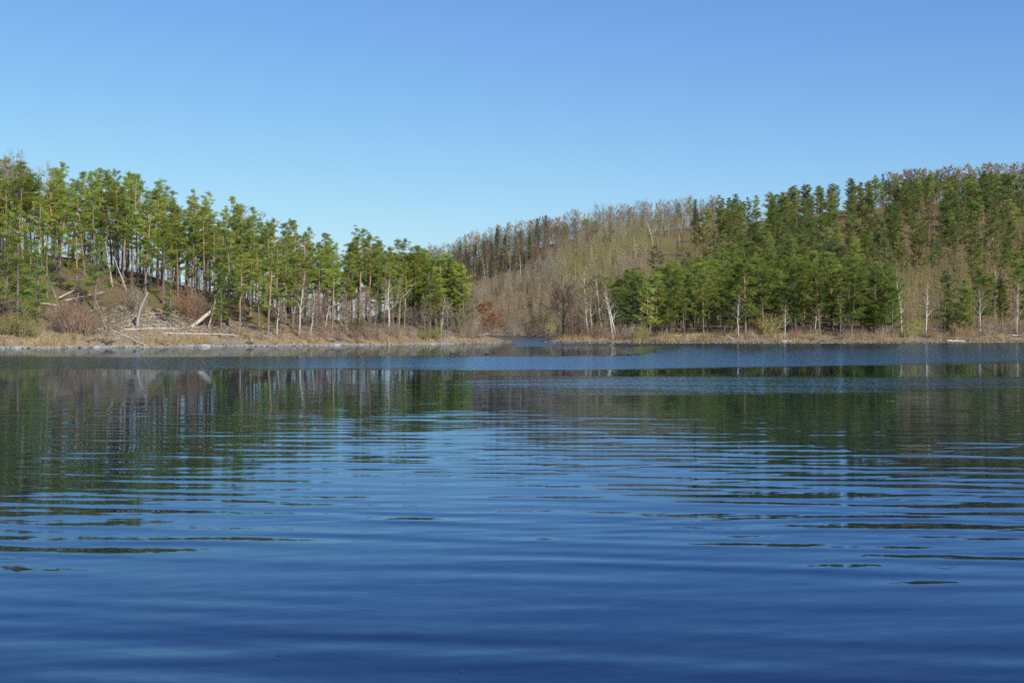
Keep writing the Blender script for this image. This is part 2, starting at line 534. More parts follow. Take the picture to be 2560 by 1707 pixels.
# ---------------------------------------------------------------- tree builders (meshes shared by the copies)
def pine_meshes(seed, H, cf, rad, dens=1.0, style='old', sway=0.3):
    r = np.random.default_rng(seed)
    tr, cr = Geo(), Geo()
    n = 9
    zz = np.linspace(0, H * .985, n)
    ax, ay = r.uniform(-1, 1, 2) * sway
    wob = np.cumsum(r.normal(0, .06 * sway * 2, (n, 2)), 0)
    P = np.stack([ax * (zz / H) ** 2 + wob[:, 0], ay * (zz / H) ** 2 + wob[:, 1], zz], 1); P[0, :2] = 0
    r0 = .085 + H * .0068
    rr = r0 * (1 - zz / H) ** .75 + .02; rr[0] *= 1.35
    P0 = P.copy(); P0[0, 2] = -.6
    tube(tr, P0, rr, 7)
    def tp(h): return np.array([np.interp(h, zz, P[:, 0]), np.interp(h, zz, P[:, 1]), h])
    h0 = H * (1 - cf)
    h = h0
    lop = r.uniform(0, 6.28)
    while h < H * .99:
        t = (h - h0) / (H - h0)
        if style == 'old' and seed % 3 == 1: prof = (1 - t) ** .6 * min(1, .35 + 1.6 * t) * 1.05 + .08
        elif style == 'old': prof = (math.sin(math.pi * min(1, t * .80 + .16)) ** .7) * (1 - .35 * t)
        elif style == 'young': prof = (1 - t) ** .75 * .95 + .10
        else: prof = (1 - t) ** .55 * (.72 + .38 * t) + .08
        k = r.integers(2, 5)
        for _ in range(k):
            az = r.uniform(0, 6.28)
            L = rad * prof * r.uniform(.45, 1.15) * (1 + .25 * math.cos(az - lop))
            if r.random() < .10: L *= 1.25
            if r.random() < .22: continue
            up = r.uniform(.05, .35) + .55 * t ** 2
            a = tp(h + r.uniform(-.1, .1))
            dd = np.array([math.cos(az), math.sin(az), up])
            b = a + dd * L * .55 + np.array([0, 0, -.04 * L])
            c = a + dd * L + np.array([0, 0, .12 * L])
            tube(tr, [a, b, c], [.035 + .006 * L, .022, .008], 3)
            m = max(1, int(round(L / (.5 if style == 'old' else .6))))
            for q in range(m):
                s = .38 + .62 * (q + r.random()) / m
                cp = a + (b - a) * min(1, s / .55) if s < .55 else b + (c - b) * (s - .55) / .45
                side = np.array([-math.sin(az), math.cos(az), 0]) * r.normal(0, .20 + .22 * L * (1 - abs(s - .7)) * .5)
                cp = cp + side + np.array([0, 0, r.normal(.05, .08)])
                cr_ = r.uniform(.30, .64) * (1.08 if style == 'full' else .92)
                nn = int(50 * dens * (cr_ / .45) ** 2)
                p = unit(r.normal(size=(nn, 3))) * (r.random((nn, 1)) ** .5)
                pos = cp + p * np.array([cr_, cr_, cr_ * .38])
                dirs = unit(p * np.array([1, 1, .5]) + np.array([0, 0, .45]) + r.normal(0, .35, (nn, 3)))
                br = r.uniform(.65, 1.3); wv = r.normal(0, .04)
                col = np.clip(np.array([br * (1 + wv), br, br * (1 - wv)]) * r.uniform(.85, 1.15, (nn, 1)), .3, 2)
                blades(cr, pos, dirs, r.uniform(.16, .32, nn), .088, col)
        h += r.uniform(.30, .55) * (1.25 if style == 'old' else 1.0)
    # leader tuft
    nn = int(90 * dens)
    p = unit(r.normal(size=(nn, 3))) * (r.random((nn, 1)) ** .5)
    blades(cr, tp(H) + p * np.array([.35, .35, .5]) - [0, 0, .25], unit(p + [0, 0, .8]), .28, .075, np.ones((nn, 3)))
    # dead stubs under the crown
    A, B = [], []
    for _ in range(int(h0 * (2.6 if style == 'old' else 1.5))):
        hh = r.uniform(h0 * .25, h0); az = r.uniform(0, 6.28); L = r.uniform(.3, 1.5)
        a = tp(hh); A.append(a); B.append(a + np.array([math.cos(az), math.sin(az), r.uniform(-.35, .2)]) * L)
    if A: cones(tr, A, B, .022, (1, 1, 1))
    return tr, cr

def spruce_meshes(seed, H, rad, dens=1.0):
    r = np.random.default_rng(seed)
    tr, cr = Geo(), Geo()
    tube(tr, [(0, 0, -.5), (0, 0, H * .5), (0, 0, H)], [.05 + H * .009, .03 + H * .005, .015], 6)
    h = H * .07
    while h < H * .985:
        t = h / H
        for _ in range(5):
            if r.random() < .1: continue
            az = r.uniform(0, 6.28); L = (rad * (1 - t) ** .85 + .12) * r.uniform(.7, 1.15)
            dd = np.array([math.cos(az), math.sin(az), -.28 + .55 * t])
            a = np.array([0, 0, h])
            b = a + dd * L
            cones(tr, [a], [b], .03, (1, 1, 1))
            m = int(34 * dens * max(.5, L))
            s = r.uniform(.12, 1, m)[:, None]
            w_ = (.10 + .24 * L * (1 - s * .7))
            pos = a + (b - a) * s + np.stack([-math.sin(az) * r.normal(0, 1, m), math.cos(az) * r.normal(0, 1, m), -np.abs(r.normal(0, .55, m))], 1) * w_
            br = r.uniform(.75, 1.2)
            blades(cr, pos, unit(dd * .8 + r.normal(0, .4, (m, 3)) + [0, 0, -.25]), r.uniform(.2, .38, m), .085, np.full((m, 3), br))
        h += r.uniform(.28, .42)
    return tr, cr

def bare_meshes(seed, H, spread=.28, nb=20, first=.3, up=1.2, droop=0.0, buds=0.0, lean=(0, 0), thick=1.0, twig=.026, n2=8, n3=7, curve=0.0, oak=False):
    """leafless tree: trunk with limbs / crown of twigs"""
    r = np.random.default_rng(seed)
    tr, cr = Geo(), Geo()
    n = 9
    tt = np.linspace(0, 1, n)
    wob = np.cumsum(r.normal(0, H * .007, (n, 2)), 0); wob[0] = 0
    P = np.stack([lean[0] * H * (tt + curve * tt * (tt - 1)) + wob[:, 0], lean[1] * H * tt + wob[:, 1], H * .96 * tt], 1)
    r0 = (.05 + H * .0072) * thick
    rr = r0 * (1 - tt) ** .8 + .012; rr[0] *= 1.3
    P0 = P.copy(); P0[0, 2] -= .5
    tube(tr, P0, rr, 6)
    def tp(t): return np.array([np.interp(t, tt, P[:, i]) for i in range(3)])
    for i in range(nb):
        t = first + (1 - first) * ((i + r.random()) / nb) ** .9
        az = i * 2.4 + r.uniform(-.5, .5)
        L = H * spread * (1.15 - .75 * (t - first) / (1 - first)) * r.uniform(.6, 1.2)
        u_ = up * r.uniform(.6, 1.3)
        dd = unit(np.array([math.cos(az), math.sin(az), u_]))
        a = tp(t)
        mid = a + dd * L * .5 + r.normal(0, .05 * L, 3)
        end = a + dd * L + np.array([0, 0, (.10 if not droop else -droop * .5) * L]) + r.normal(0, .07 * L, 3)
        rb = (np.interp(t, tt, rr) * .45 + .006)
        tube(tr, [a, mid, end], [rb, rb * .6, .008], 3)
        A2 = []; B2 = []
        for j in range(n2):
            s = r.uniform(.25, 1)
            p = a + (mid - a) * s * 2 if s < .5 else mid + (end - mid) * (s - .5) * 2
            dv = unit(dd * .9 + r.normal(0, .5, 3) + np.array([0, 0, .25 - droop]))
            l2 = L * r.uniform(.28, .55)
            q = p + dv * l2
            A2.append(p); B2.append(q)
            A3 = []; B3 = []
            for m in range(n3):
                s3 = r.uniform(.3, 1); p3 = p + (q - p) * s3
                d3 = unit(dv * .8 + r.normal(0, .5, 3) + np.array([0, 0, .1 - droop * 1.3]))
                A3.append(p3); B3.append(p3 + d3 * l2 * r.uniform(.4, .8))
            br = r.uniform(.75, 1.2)
            cones(cr, A3, B3, twig * .75, (br, br, br))
            if buds:
                m = int(buds * 6)
                k_ = r.integers(0, n3, m)
                pp = np.array(A3)[k_] + (np.array(B3) - np.array(A3))[k_] * r.random((m, 1)) + r.normal(0, .06, (m, 3))
                sz = .13 if not oak else .26
                blades(cr, pp, unit(r.normal(size=(m, 3))), sz * r.uniform(.6, 1.3, m), sz * .7, np.array([[1.15, 1.15, .95]]) * r.uniform(.8, 1.25, (m, 1)))
        cones(cr, A2, B2, twig * 1.2, (.9, .9, .9))
    return tr, cr

def shrub_meshes(seed, H, W, n=26, buds=0, sub=5):
    r = np.random.default_rng(seed)
    st, cr = Geo(), Geo()
    for i in range(n):
        az = r.uniform(0, 6.28); o = r.uniform(0, .35) * W * .5
        a = np.array([math.cos(az) * o, math.sin(az) * o, -.2])
        out = r.uniform(.2, 1) * W * .5
        az2 = az + r.normal(0, .5)
        b = a + np.array([math.cos(az2) * out, math.sin(az2) * out, H * r.uniform(.55, 1.05)])
        cones(st, [a], [b], .022, (1, 1, 1))
        A, B = [], []
        for j in range(sub):
            s = r.uniform(.2, 1); p = a + (b - a) * s
            A.append(p); B.append(p + unit(unit(b - a) * .8 + r.normal(0, .6, 3)) * H * r.uniform(.15, .32))
        br = r.uniform(.75, 1.25)
        cones(cr, A, B, .014, (br, br, br))
        if buds:
            m = buds
            k_ = r.integers(0, sub, m)
            pp = np.array(A)[k_] + (np.array(B) - np.array(A))[k_] * r.random((m, 1)) + r.normal(0, .05, (m, 3))
            blades(cr, pp, unit(r.normal(size=(m, 3))), .12, .07, np.ones((m, 3)) * r.uniform(.8, 1.25, (m, 1)))
    return st, cr

def fin(kind, trcr, tmat, lmat):
    t_, c_ = trcr
    return (t_.mesh(kind + '_trunk', tmat, True), c_.mesh(kind + '_crown', lmat))

PINE_OLD = [(fin('pine', g_, M_PINE, M_LEAF), 16.0) for g_ in
            [pine_meshes(100 + i, 16.0, cf, rd, .95, 'old', .5) for i, (cf, rd) in enumerate([(.56, 3.0), (.64, 2.6), (.50, 3.4), (.70, 2.7), (.58, 3.4), (.50, 2.8), (.76, 2.8), (.62, 2.4), (.66, 3.2), (.44, 2.4), (.80, 2.2), (.54, 2.2)])]]
PINE_YOUNG = [(fin('pine', g_, M_PINE, M_LEAF), 10.0) for g_ in
              [pine_meshes(200 + i, 10.0, cf, rd, .9, 'young', .3) for i, (cf, rd) in enumerate([(.82, 2.2), (.76, 2.4), (.86, 1.9), (.70, 2.1)])]]
PINE_FULL = [(fin('pine', g_, M_PINE, M_LEAF), 13.0) for g_ in
             [pine_meshes(300 + i, 13.0, cf, rd, 1.0, 'full', .4) for i, (cf, rd) in enumerate([(.74, 3.5), (.82, 3.3), (.70, 3.8), (.86, 3.6), (.64, 3.1), (.78, 2.9)])]]
SPRUCE = [(fin('spruce', g_, M_BARK, M_LEAF), 12.0) for g_ in [spruce_meshes(400 + i, 12.0, rd) for i, rd in enumerate([2.2, 1.8, 2.6])]]
BARE = [(fin('bare', bare_meshes(500 + i, 12.0, a_[0] * 1.3, a_[1] + 4, a_[2] * .75, a_[3]), M_BARK, M_TWIG), 12.0) for i, a_ in enumerate([
    (.26, 18, .35, 1.4), (.30, 16, .30, 1.0), (.22, 20, .40, 1.8), (.33, 18, .28, .9), (.24, 16, .45, 1.5)])]
BARE_BUD = [(fin('bare', bare_meshes(540 + i, 12.0, .24, 18, .3, 1.5, buds=2.0 + i), M_BARK, M_TWIG), 12.0) for i in range(3)]
BIRCH = [(fin('birch', bare_meshes(560 + i, 12.0, .19, 18, .38, 1.5, droop=.35, buds=.7, twig=.014, n2=6, n3=5, lean=ln, thick=.95, curve=cu), M_BIRCH, M_TWIG), 12.0)
         for i, (ln, cu) in enumerate([((0, 0), 0), ((.08, 0), .3), ((-.10, 0), -.3), ((.03, .05), .5), ((-.17, 0), .2)])]

PH = {'pine_tree': 'pine tree', 'birch_tree': 'birch tree', 'bare_tree': 'bare tree', 'spruce_tree': 'spruce tree', 'shrub': 'shrub', 'oak_tree': 'oak tree', 'dead_tree': 'dead tree'}
RECS = []
def plant(name, proto, loc, h, crown_col, trunk_col=(.16, .13, .11), label=None, group=None, rz=None, wide=1.0, side=None):
    (tm, cm), H0 = proto
    e = bpy.data.objects.new(name, None); COL.objects.link(e)
    e.empty_display_size = .5
    s = h / H0
    tl = .035 if name == 'pine_tree' else 0
    e.location = loc; e.rotation_euler = (R.gauss(0, tl), R.gauss(0, tl), R.uniform(0, 6.28) if rz is None else rz)
    e.scale = (s * wide, s * wide, s)
    e['category'] = PH[name]
    t_ = link('trunk' if name != 'shrub' else 'stem', tm, e); t_.color = (*trunk_col, 1)
    if cm is not None:
        c_ = link('crown' if name != 'shrub' else 'foliage', cm, e); c_.color = (*crown_col, 1)
    if label: e['label'] = label
    if group: e['group'] = group
    D = loc[1]; px = HX + loc[0] / D * F; py = HY - (loc[2] - EYE) / D * F
    RECS.append(dict(o=e, name=name, px=px, py=py, D=D, h=h, label=label, side=side, proto=proto, top=py - h / D * F))
    return e

def vary(c, a=.12):
    k = R.uniform(1 - a, 1 + a); w_ = R.uniform(-a * .3, a * .3)
    return (c[0] * k * (1 + w_), c[1] * k, c[2] * k * (1 - w_))
G_LEFT = (.27, .325, .062); G_LEFT2 = (.20, .27, .062)
G_RIGHT = (.195, .245, .052); G_FAR = (.16, .19, .052)
K_BROWN = (.33, .245, .165); K_GREY = (.34, .29, .235); K_OLIVE = (.30, .28, .11); K_ORANGE = (.42, .27, .14); K_RED = (.30, .18, .13)
T_GREY = (.26, .23, .20); T_DARK = (.11, .09, .075)

# ---------------------------------------------------------------- left headland pines
SKY_L = (np.array([0, 45, 110, 175, 230, 285, 350, 385, 405, 430, 470, 520, 560, 600, 640, 655, 680, 720, 760, 785, 820, 860, 900, 930, 968, 990, 1006, 1030, 1060, 1090, 1120, 1150, 1175, 1200]),
         np.array([405, 400, 418, 411, 428, 430, 436, 448, 470, 478, 466, 486, 482, 505, 520, 545, 550, 537, 560, 585, 590, 600, 568, 596, 600, 585, 602, 596, 628, 628, 640, 640, 690, 740]))
used = []
def free(x, y, dist):
    for a, b in used:
        if (a - x) ** 2 + (b - y) ** 2 < dist * dist: return False
    used.append((x, y)); return True
def left_pines():
    n = 0
    rows = [(-8, 'ridge'), (-3, 'ridge'), (3, 'ridge'), (10, 'ridge'), (18, 'ridge')]
    for off, row in rows:
        X = -106.0
        while X < -7:
            Xj = X + R.uniform(-.9, .9)
            C = 212.0
            for _ in range(4):
                px = HX + Xj / C * F
                C = float(np.interp(px, LX, LC)) + off
            px = HX + Xj / C * F
            if px > 1150: break
            D = C + R.uniform(-2.5, 2.5)
            p = at(px, D, .1)
            top = float(np.interp(px, *SKY_L))
            base_y = HY - (p.z - EYE) / D * F
            jit = R.choice([-4, 4, 12, 24, 40, 58, 74])
            h = (base_y - top - jit) / F * D
            if px > 1020: h = min(h, 14)
            h = max(8.5, min(20.5, h))
            if p.z > .6 and free(p.x, p.y, 1.2) and R.random() < .93:
                pr = R.choice(PINE_OLD) if px < 1010 else R.choice(PINE_OLD[:2] + [PINE_OLD[6]] + PINE_FULL[:3])
                c = vary(G_LEFT if R.random() < .72 else G_LEFT2, .2)
                plant('pine_tree', pr, p, h, c, wide=R.uniform(.8, 1.05) * 15 / max(12, h), side='L' + row)
                n += 1
            X += R.uniform(1.9, 3.3)
    # slope and bank pines, crowns seen against the ground
    for px, py, h, yg in [(12, 760, 10, 1), (45, 800, 11.5, 1), (75, 752, 9, 1), (98, 815, 12, 1), (20, 700, 11, 0), (62, 706, 12, 0), (118, 745, 10, 1),
                          (-25, 810, 12, 1), (-40, 740, 12, 1), (150, 700, 13, 0), (196, 740, 12.5, 0), (212, 690, 13, 0), (238, 775, 11.0, 1),
                          (105, 690, 13, 0), (170, 672, 14, 0), (330, 712, 12, 0), (365, 735, 15, 0), (408, 760, 12.5, 0), (425, 810, 7.0, 1), (445, 742, 13, 0),
                          (482, 752, 13, 0), (535, 800, 14.5, 0), (552, 822, 10, 1), (575, 815, 12, 1), (598, 826, 11.5, 0), (606, 800, 12, 0), (560, 775, 13, 1),
                          (625, 790, 14, 0), (648, 815, 13, 0), (671, 840, 13.5, 0), (690, 805, 13, 0), (715, 800, 12, 1), (731, 822, 12, 0), (760, 805, 12, 0),
                          (800, 800, 12, 0), (830, 838, 12.5, 0), (866, 815, 12.5, 0), (880, 800, 13, 0), (935, 822, 11, 0), (948, 812, 12, 0), (960, 820, 12, 0), (984, 818, 13, 0),
                          (1010, 812, 12.0, 1), (1040, 810, 12, 0), (1062, 815, 11.5, 1), (1085, 820, 12, 1), (1102, 828, 12.5, 1), (1122, 826, 13, 1), (1140, 832, 12.5, 0), (1150, 834, 12, 1),
                          (1075, 830, 11, 1), (898, 834, 5.3, 1), (550, 812, 5, 1), (780, 815, 3.5, 1), (1010, 806, 3, 1), (1160, 838, 11.0, 0)]:
        p = ray(px, py, 155, 260)
        if p.z < .3: continue
        pr = R.choice(PINE_YOUNG) if yg else R.choice(PINE_OLD[:7])
        free(p.x, p.y, 0)
        plant('pine_tree', pr, p - Vector((0, 0, .15)), h, vary(G_LEFT if yg == 0 else G_LEFT2, .14), wide=R.uniform(.85, 1.1), side='Lslope')
left_pines()

# ---------------------------------------------------------------- right bank and hillside
SKY_R = (np.array([1040, 1090, 1140, 1200, 1250, 1310, 1360, 1415, 1470, 1520, 1580, 1650, 1740, 1800, 1850, 1900, 1960, 2035, 2090, 2150, 2200, 2290, 2395, 2500, 2560, 2640]),
         np.array([640, 612, 598, 584, 566, 552, 544, 532, 525, 517, 507, 504, 500, 497, 492, 488, 478, 465, 455, 447, 442, 446, 440, 434, 428, 420]))
far_pines = []       # (x,y,z,h,rz,proto,colour) joined into one wood
def right_pines():
    cand = []
    Y = 229.0
    while Y < 565:
        step = 4.3 + (Y - 229) * .010
        x0, x1 = 1512, 2620
        X = (x0 - HX) / F * Y
        while X < (x1 - HX) / F * Y:
            Xj = X + R.uniform(-2, 2); Yj = Y + R.uniform(-3.4, 3.4)
            px = HX + Xj / Yj * F
            X += R.uniform(.75, 1.3) * step
            pr = 0.0
            if px < 1530: pr = .8 if Yj < 300 else 0
            elif px < 1640: pr = .95 if Yj < 285 else (.3 if Yj < 305 else .0)
            elif px < 1760: pr = .95 if Yj < 262 + (px - 1600) * .45 else (.2 if Yj < 350 else .02)
            elif px < 1840: pr = .95 if Yj < 350 else .5
            elif px < 2050: pr = .88 if Yj < 390 else .55
            elif px < 2240: pr = .8 if Yj < 300 else (.42 if Yj < 420 else .56)
            else: pr = .10 if Yj < 335 else (.5 if Yj < 480 else .85)
            if 2080 < px < 2330 and 405 < Yj < 490: pr *= .4
            if Yj < 236 and px < 1600: pr = 1
            if R.random() > pr: continue
            cand.append((px, Yj))
        Y += 5.6 + (Y - 229) * .013
    for px, Y in cand:
        p = at(px, Y, .2)
        if p.z < .5: continue
        h = R.uniform(9.5, 14.5) if Y < 300 else R.uniform(10.5, 16)
        if px < 1560: h *= .88
        by = HY - (p.z - EYE) / Y * F
        lim = float(np.interp(px, *SKY_R)) + R.uniform(-8, 14)
        h = min(h, (by - lim) / F * Y)
        if h < 6: continue
        if Y < 300: proto = R.choice(PINE_FULL)
        elif Y < 350: proto = R.choice(PINE_FULL[4:] + PINE_FULL[2:3] + PINE_OLD)
        else: proto = R.choice(PINE_OLD + PINE_FULL + PINE_FULL[:4]); h = min(h * 1.12, (by - lim) / F * Y)
        col = vary(G_RIGHT if Y < 330 else G_FAR, .2)
        q_ = R.random()
        if q_ < .18: col = vary((.29, .33, .08), .12)
        elif q_ < .26: col = vary((.12, .165, .055), .12)
        cnt = sum(1 for r_ in RECS if r_['name'] == 'pine_tree')
        if cnt < 298: plant('pine_tree', proto, p, h, col, wide=R.uniform(.8, 1.05), side='R')
        else: far_pines.append((p.x, p.y, p.z, h, R.uniform(0, 6.28), proto, col, R.uniform(.8, 1.05)))
for px, py, h in [(2190, 840, 12.5), (2215, 836, 13.5), (2228, 842, 11), (2172, 838, 10), (2388, 838, 9.5), (2402, 834, 10.5), (2418, 840, 8), (2360, 836, 8.5), (2505, 836, 9), (2500, 826, 11), (2100, 840, 9), (1560, 836, 9.5), (1575, 838, 12)]:
    p = ray(px, py, 212)
    plant('pine_tree', R.choice(PINE_FULL + PINE_YOUNG), p - Vector((0, 0, .15)), h, vary(G_RIGHT, .2), wide=R.uniform(.8, 1.0), side='R')
right_pines()

def mesh_arrays(me):
    n = len(me.vertices); v = np.empty(n * 3, np.float32); me.vertices.foreach_get('co', v)
    t_ = np.empty(len(me.loops), np.int32); me.loops.foreach_get('vertex_index', t_)
    c = np.empty(n * 4, np.float32); me.attributes['tint'].data.foreach_get('color', c)
    return v.reshape(-1, 3), t_.reshape(-1, 3), c.reshape(-1, 4)[:, :3]
CACHE = {}
def joined(name, items, mats, thin=1):
    """one object out of many scattered plants: items (x,y,z,h,rz,(meshes,H0),(trunk colour),(crown colour),wide)"""
    Vs, Ts, Cs, Ms, n = [], [], [], [], 0
    for (x, y, z, h, rz, proto, tc_, cc, wd) in items:
        (tm, cm), H0 = proto
        for mi, (me, col) in enumerate(((tm, tc_), (cm, cc))):
            key = me.name
            if key not in CACHE: CACHE[key] = mesh_arrays(me)
            v, t_, c = CACHE[key]
            if mi == 1 and thin > 1:
                v = v.reshape(-1, 3, 3)[::thin].reshape(-1, 3); c = c.reshape(-1, 3, 3)[::thin].reshape(-1, 3)
                v = v.copy(); t_ = np.arange(len(v)).reshape(-1, 3)
            s = h / H0; cs, sn = math.cos(rz), math.sin(rz)
            o = np.empty_like(v)
            o[:, 0] = (v[:, 0] * cs - v[:, 1] * sn) * s * wd + x
            o[:, 1] = (v[:, 0] * sn + v[:, 1] * cs) * s * wd + y
            o[:, 2] = v[:, 2] * s + z
            Vs.append(o); Ts.append(t_ + n); n += len(o)
            Cs.append(c * np.array(col)); Ms.append(np.full(len(t_), mi))
    me = make_mesh(name, np.vstack(Vs), np.vstack(Ts), mats, False, np.vstack(Cs), np.concatenate(Ms))
    o = link(name, me); o.color = (1, 1, 1, 1)
    return o
o = joined('pine_wood', [(x, y, z, h, rz, pr, (.28, .19, .13), col, wd) for x, y, z, h, rz, pr, col, wd in far_pines], [M_TWIG, M_LEAF])
tag(o, 'distant mass of dark green pines covering the upper right hillside', 'pine wood', kind='stuff')
print('pines', sum(1 for r_ in RECS if r_['name'] == 'pine_tree'), 'far', len(far_pines))

# far skyline of bare trees on the hill, one by one
def hill_bare():
    for px0, px1, dep, stepm, hh, cols in [
        (1040, 1800, 548, 1.8, None, [K_GREY, K_GREY, K_BROWN, K_ORANGE, K_OLIVE, K_BROWN]),
        (1060, 1700, 528, 3.0, (9, 13), [K_GREY, K_BROWN, K_OLIVE]),
        (1100, 1560, 500, 3.6, (9, 12.5), [K_BROWN, K_GREY, K_OLIVE]),
        (1110, 1400, 472, 4.5, (8, 11.5), [K_BROWN, K_GREY, K_ORANGE])]:
        X = (px0 - HX) / F * dep
        while X < (px1 - HX) / F * dep:
            D = dep + R.uniform(-9, 9)
            px = HX + X / D * F
            p = at(px, D, .2)
            by = HY - (p.z - EYE) / D * F
            if hh is None: h = (by - float(np.interp(px, *SKY_R)) + R.uniform(-14, 6)) / F * D
            else: h = R.uniform(*hh)
            h = max(6, min(17, h))
            bud = R.random() < .3
            c = R.choice(cols)
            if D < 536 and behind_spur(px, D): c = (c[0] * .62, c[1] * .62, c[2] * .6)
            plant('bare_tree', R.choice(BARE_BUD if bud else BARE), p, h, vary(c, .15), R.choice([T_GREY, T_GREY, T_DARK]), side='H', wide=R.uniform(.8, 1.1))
            X += R.uniform(.6, 1.4) * stepm
    # brown crowns behind the pines on the right skyline
    for px in np.arange(2235, 2580, 14):
        D = R.uniform(600, 630)
        p = at(px + R.uniform(-5, 5), D)
        by = HY - (p.z - EYE) / D * F
        tgt = float(np.interp(px, [2235, 2300, 2400, 2500, 2580], [440, 429, 420, 413, 404])) + R.uniform(-5, 6)
        plant('bare_tree', R.choice(BARE_BUD), p, max(7, (by - tgt) / F * D), vary(R.choice([K_ORANGE, K_RED, K_OLIVE, K_BROWN]), .1), T_GREY, side='HR', wide=1.25)
hill_bare()

# spruces standing out dark on the hill
for px, top, D, h in [(2207, 432, 545, 15), (2276, 440, 545, 13), (2309, 434, 548, 14), (2290, 450, 540, 11), (2130, 447, 545, 12), (2175, 455, 540, 10),
                      (1738, 497, 545, 13), (1836, 494, 545, 12), (1852, 500, 530, 12), (1930, 482, 540, 12), (1365, 536, 545, 13), (1343, 545, 540, 10),
                      (1242, 568, 540, 12), (1228, 600, 520, 11), (1288, 590, 515, 11), (1324, 585, 510, 12), (1318, 690, 430, 4), (1300, 580, 530, 10),
                      (1328, 752, 372, 6.2), (1240, 690, 430, 6), (1210, 600, 520, 12), (1150, 600, 530, 12), (1165, 615, 520, 10), (1188, 610, 515, 11), (1230, 620, 500, 10), (1255, 640, 500, 9), (1272, 610, 505, 10), (1300, 620, 500, 9), (1340, 625, 495, 9), (1176, 650, 490, 8), (1105, 640, 500, 10), (1118, 650, 500, 9), (1135, 640, 515, 11), (1200, 640, 495, 9), (1222, 660, 480, 9), (1246, 665, 480, 7), (1310, 640, 500, 8), (1268, 650, 485, 8), (1285, 640, 500, 9), (1263, 585, 520, 13), (1385, 600, 500, 9), (2500, 720, 300, 9), (2370, 712, 245, 10), (2188, 730, 236, 9)]:
    p = at(px, D, .2)
    if D > 500:
        by = HY - (p.z - EYE) / D * F; h = max(6, min(17, (by - top) / F * D))
    plant('spruce_tree', R.choice(SPRUCE), p, h, vary((.075, .115, .050), .15), (.10, .08, .06), side='S')

# ---------------------------------------------------------------- named birches and bare trees (photo base x,y -> top x,y)
def base_top(px, py, ty, dmin=160):
    p = ray(px, py, dmin) if dmin > 0 else at(px, -dmin, .1)
    return p, (py - ty) / F * p.y
def single_birch(px, py, tx, ty, label, dmin=160, group=None, curve=.2, seed=0, spread=.24, buds=.7, thick=.95, crown=(.27, .195, .135)):
    p, h = base_top(px, py, ty, dmin)
    lean = (tx - px) / F * p.y / h
    pr = (fin('birch', bare_meshes(900 + seed + int(px), h, spread, 17, .36, 1.4, droop=.3, buds=buds, lean=(lean, 0), thick=thick, curve=curve, twig=.012, n2=6, n3=5), M_BIRCH, M_TWIG), h)
    plant('birch_tree', pr, p, h, vary(crown, .1), label=label, group=group, rz=0.0, side='B')
single_birch(747, 846, 758, 676, 'white birch with a gently bowed trunk on the left bank left of the twin birch', 160)
single_birch(777, 846, 787, 735, 'thin pale birch low on the left bank between two taller pale trunks', 160)
single_birch(974, 832, 979, 684, 'bright white twin-looking birch near the brown post on the left bank', 160, thick=1.3)
single_birch(1102, 836, 1110, 740, 'slender pale birch under the last pines of the headland', 160)
single_birch(692, 842, 700, 745, 'slim whitish birch beside reeds on the left bank', 160)
single_birch(1541, 832, 1514, 688, 'tall forked white birch with bare white limbs, rightmost of the leaning shore birches', -226, thick=1.35, spread=.24)
single_birch(1534, 849, 1508, 722, 'white birch leaning left with its foot at the waterline of the right bank', 200, thick=1.3)
single_birch(1505, 834, 1486, 670, 'tall white birch curving left behind the waterline birch', -226, thick=1.2)
single_birch(1469, 834, 1458, 665, 'tall yellowish-crowned birch above the spit thicket', -226, crown=(.46, .36, .16), buds=2.5)
single_birch(1482, 830, 1478, 690, 'grey birch half hidden in the spit thicket', -226)
single_birch(1846, 841, 1847, 735, 'upright white birch at the front edge of the right bank pines', 200)
single_birch(1898, 828, 1891, 755, 'short white birch with one long side limb before brown brush', 200, spread=.3)
single_birch(1961, 848, 1962, 765, 'small white birch standing in the dry grass by the pale floating log', 200)
single_birch(2036, 806, 2044, 712, 'white birch rising among young pines on the right bank', -236)
single_birch(2129, 806, 2122, 690, 'pale birch with crooked trunk beneath tall pine stems', -235)
single_birch(2255, 838, 2238, 690, 'white birch with strongly curved foot on the right bank', 200, thick=1.25)
single_birch(2314, 842, 2318, 700, 'forked white birch with dense brown crown by the water', 200, thick=1.2, spread=.25)
single_birch(2351, 833, 2343, 735, 'straight white birch left of the dark young spruce', 200)
single_birch(2451, 833, 2452, 715, 'thin birch pole near the right end of the shore', 200)
single_birch(2542, 836, 2546, 700, 'white birch nearest the right edge of the photo', 200, thick=1.2)
single_birch(2494, 790, 2490, 660, 'broad-crowned pale birch on the slope near the right edge', 240, spread=.27)
single_birch(1214, 714, 1207, 655, 'left one of a white birch pair on the far hillside above the inlet', 400, thick=1.4)
single_birch(1218, 712, 1216, 652, 'right one of a white birch pair on the far hillside above the inlet', 400, thick=1.3)
single_birch(1277, 684, 1272, 630, 'yellowish birch in the middle of the far hillside', 400, crown=(.45, .34, .16), thick=1.4, buds=2)
single_birch(1302, 706, 1298, 632, 'taller white birch right of the yellowish hillside birch', 400, thick=1.5)
single_birch(1632, 616, 1613, 540, 'white birch leaning left below the hazy ridge trees', 400, thick=1.6)
single_birch(1752, 600, 1748, 520, 'bright white trunk where ridge birches meet the first pines', 400, thick=1.7)
single_birch(1705, 584, 1688, 530, 'leaning white birch on the ridge left of the pines', 400, thick=1.4)
single_birch(1672, 592, 1670, 545, 'slender white birch low on the ridge meadow', 400, thick=1.2)
single_birch(1560, 560, 1556, 512, 'pale birch among the bare ridge trees', 400, thick=1.2)
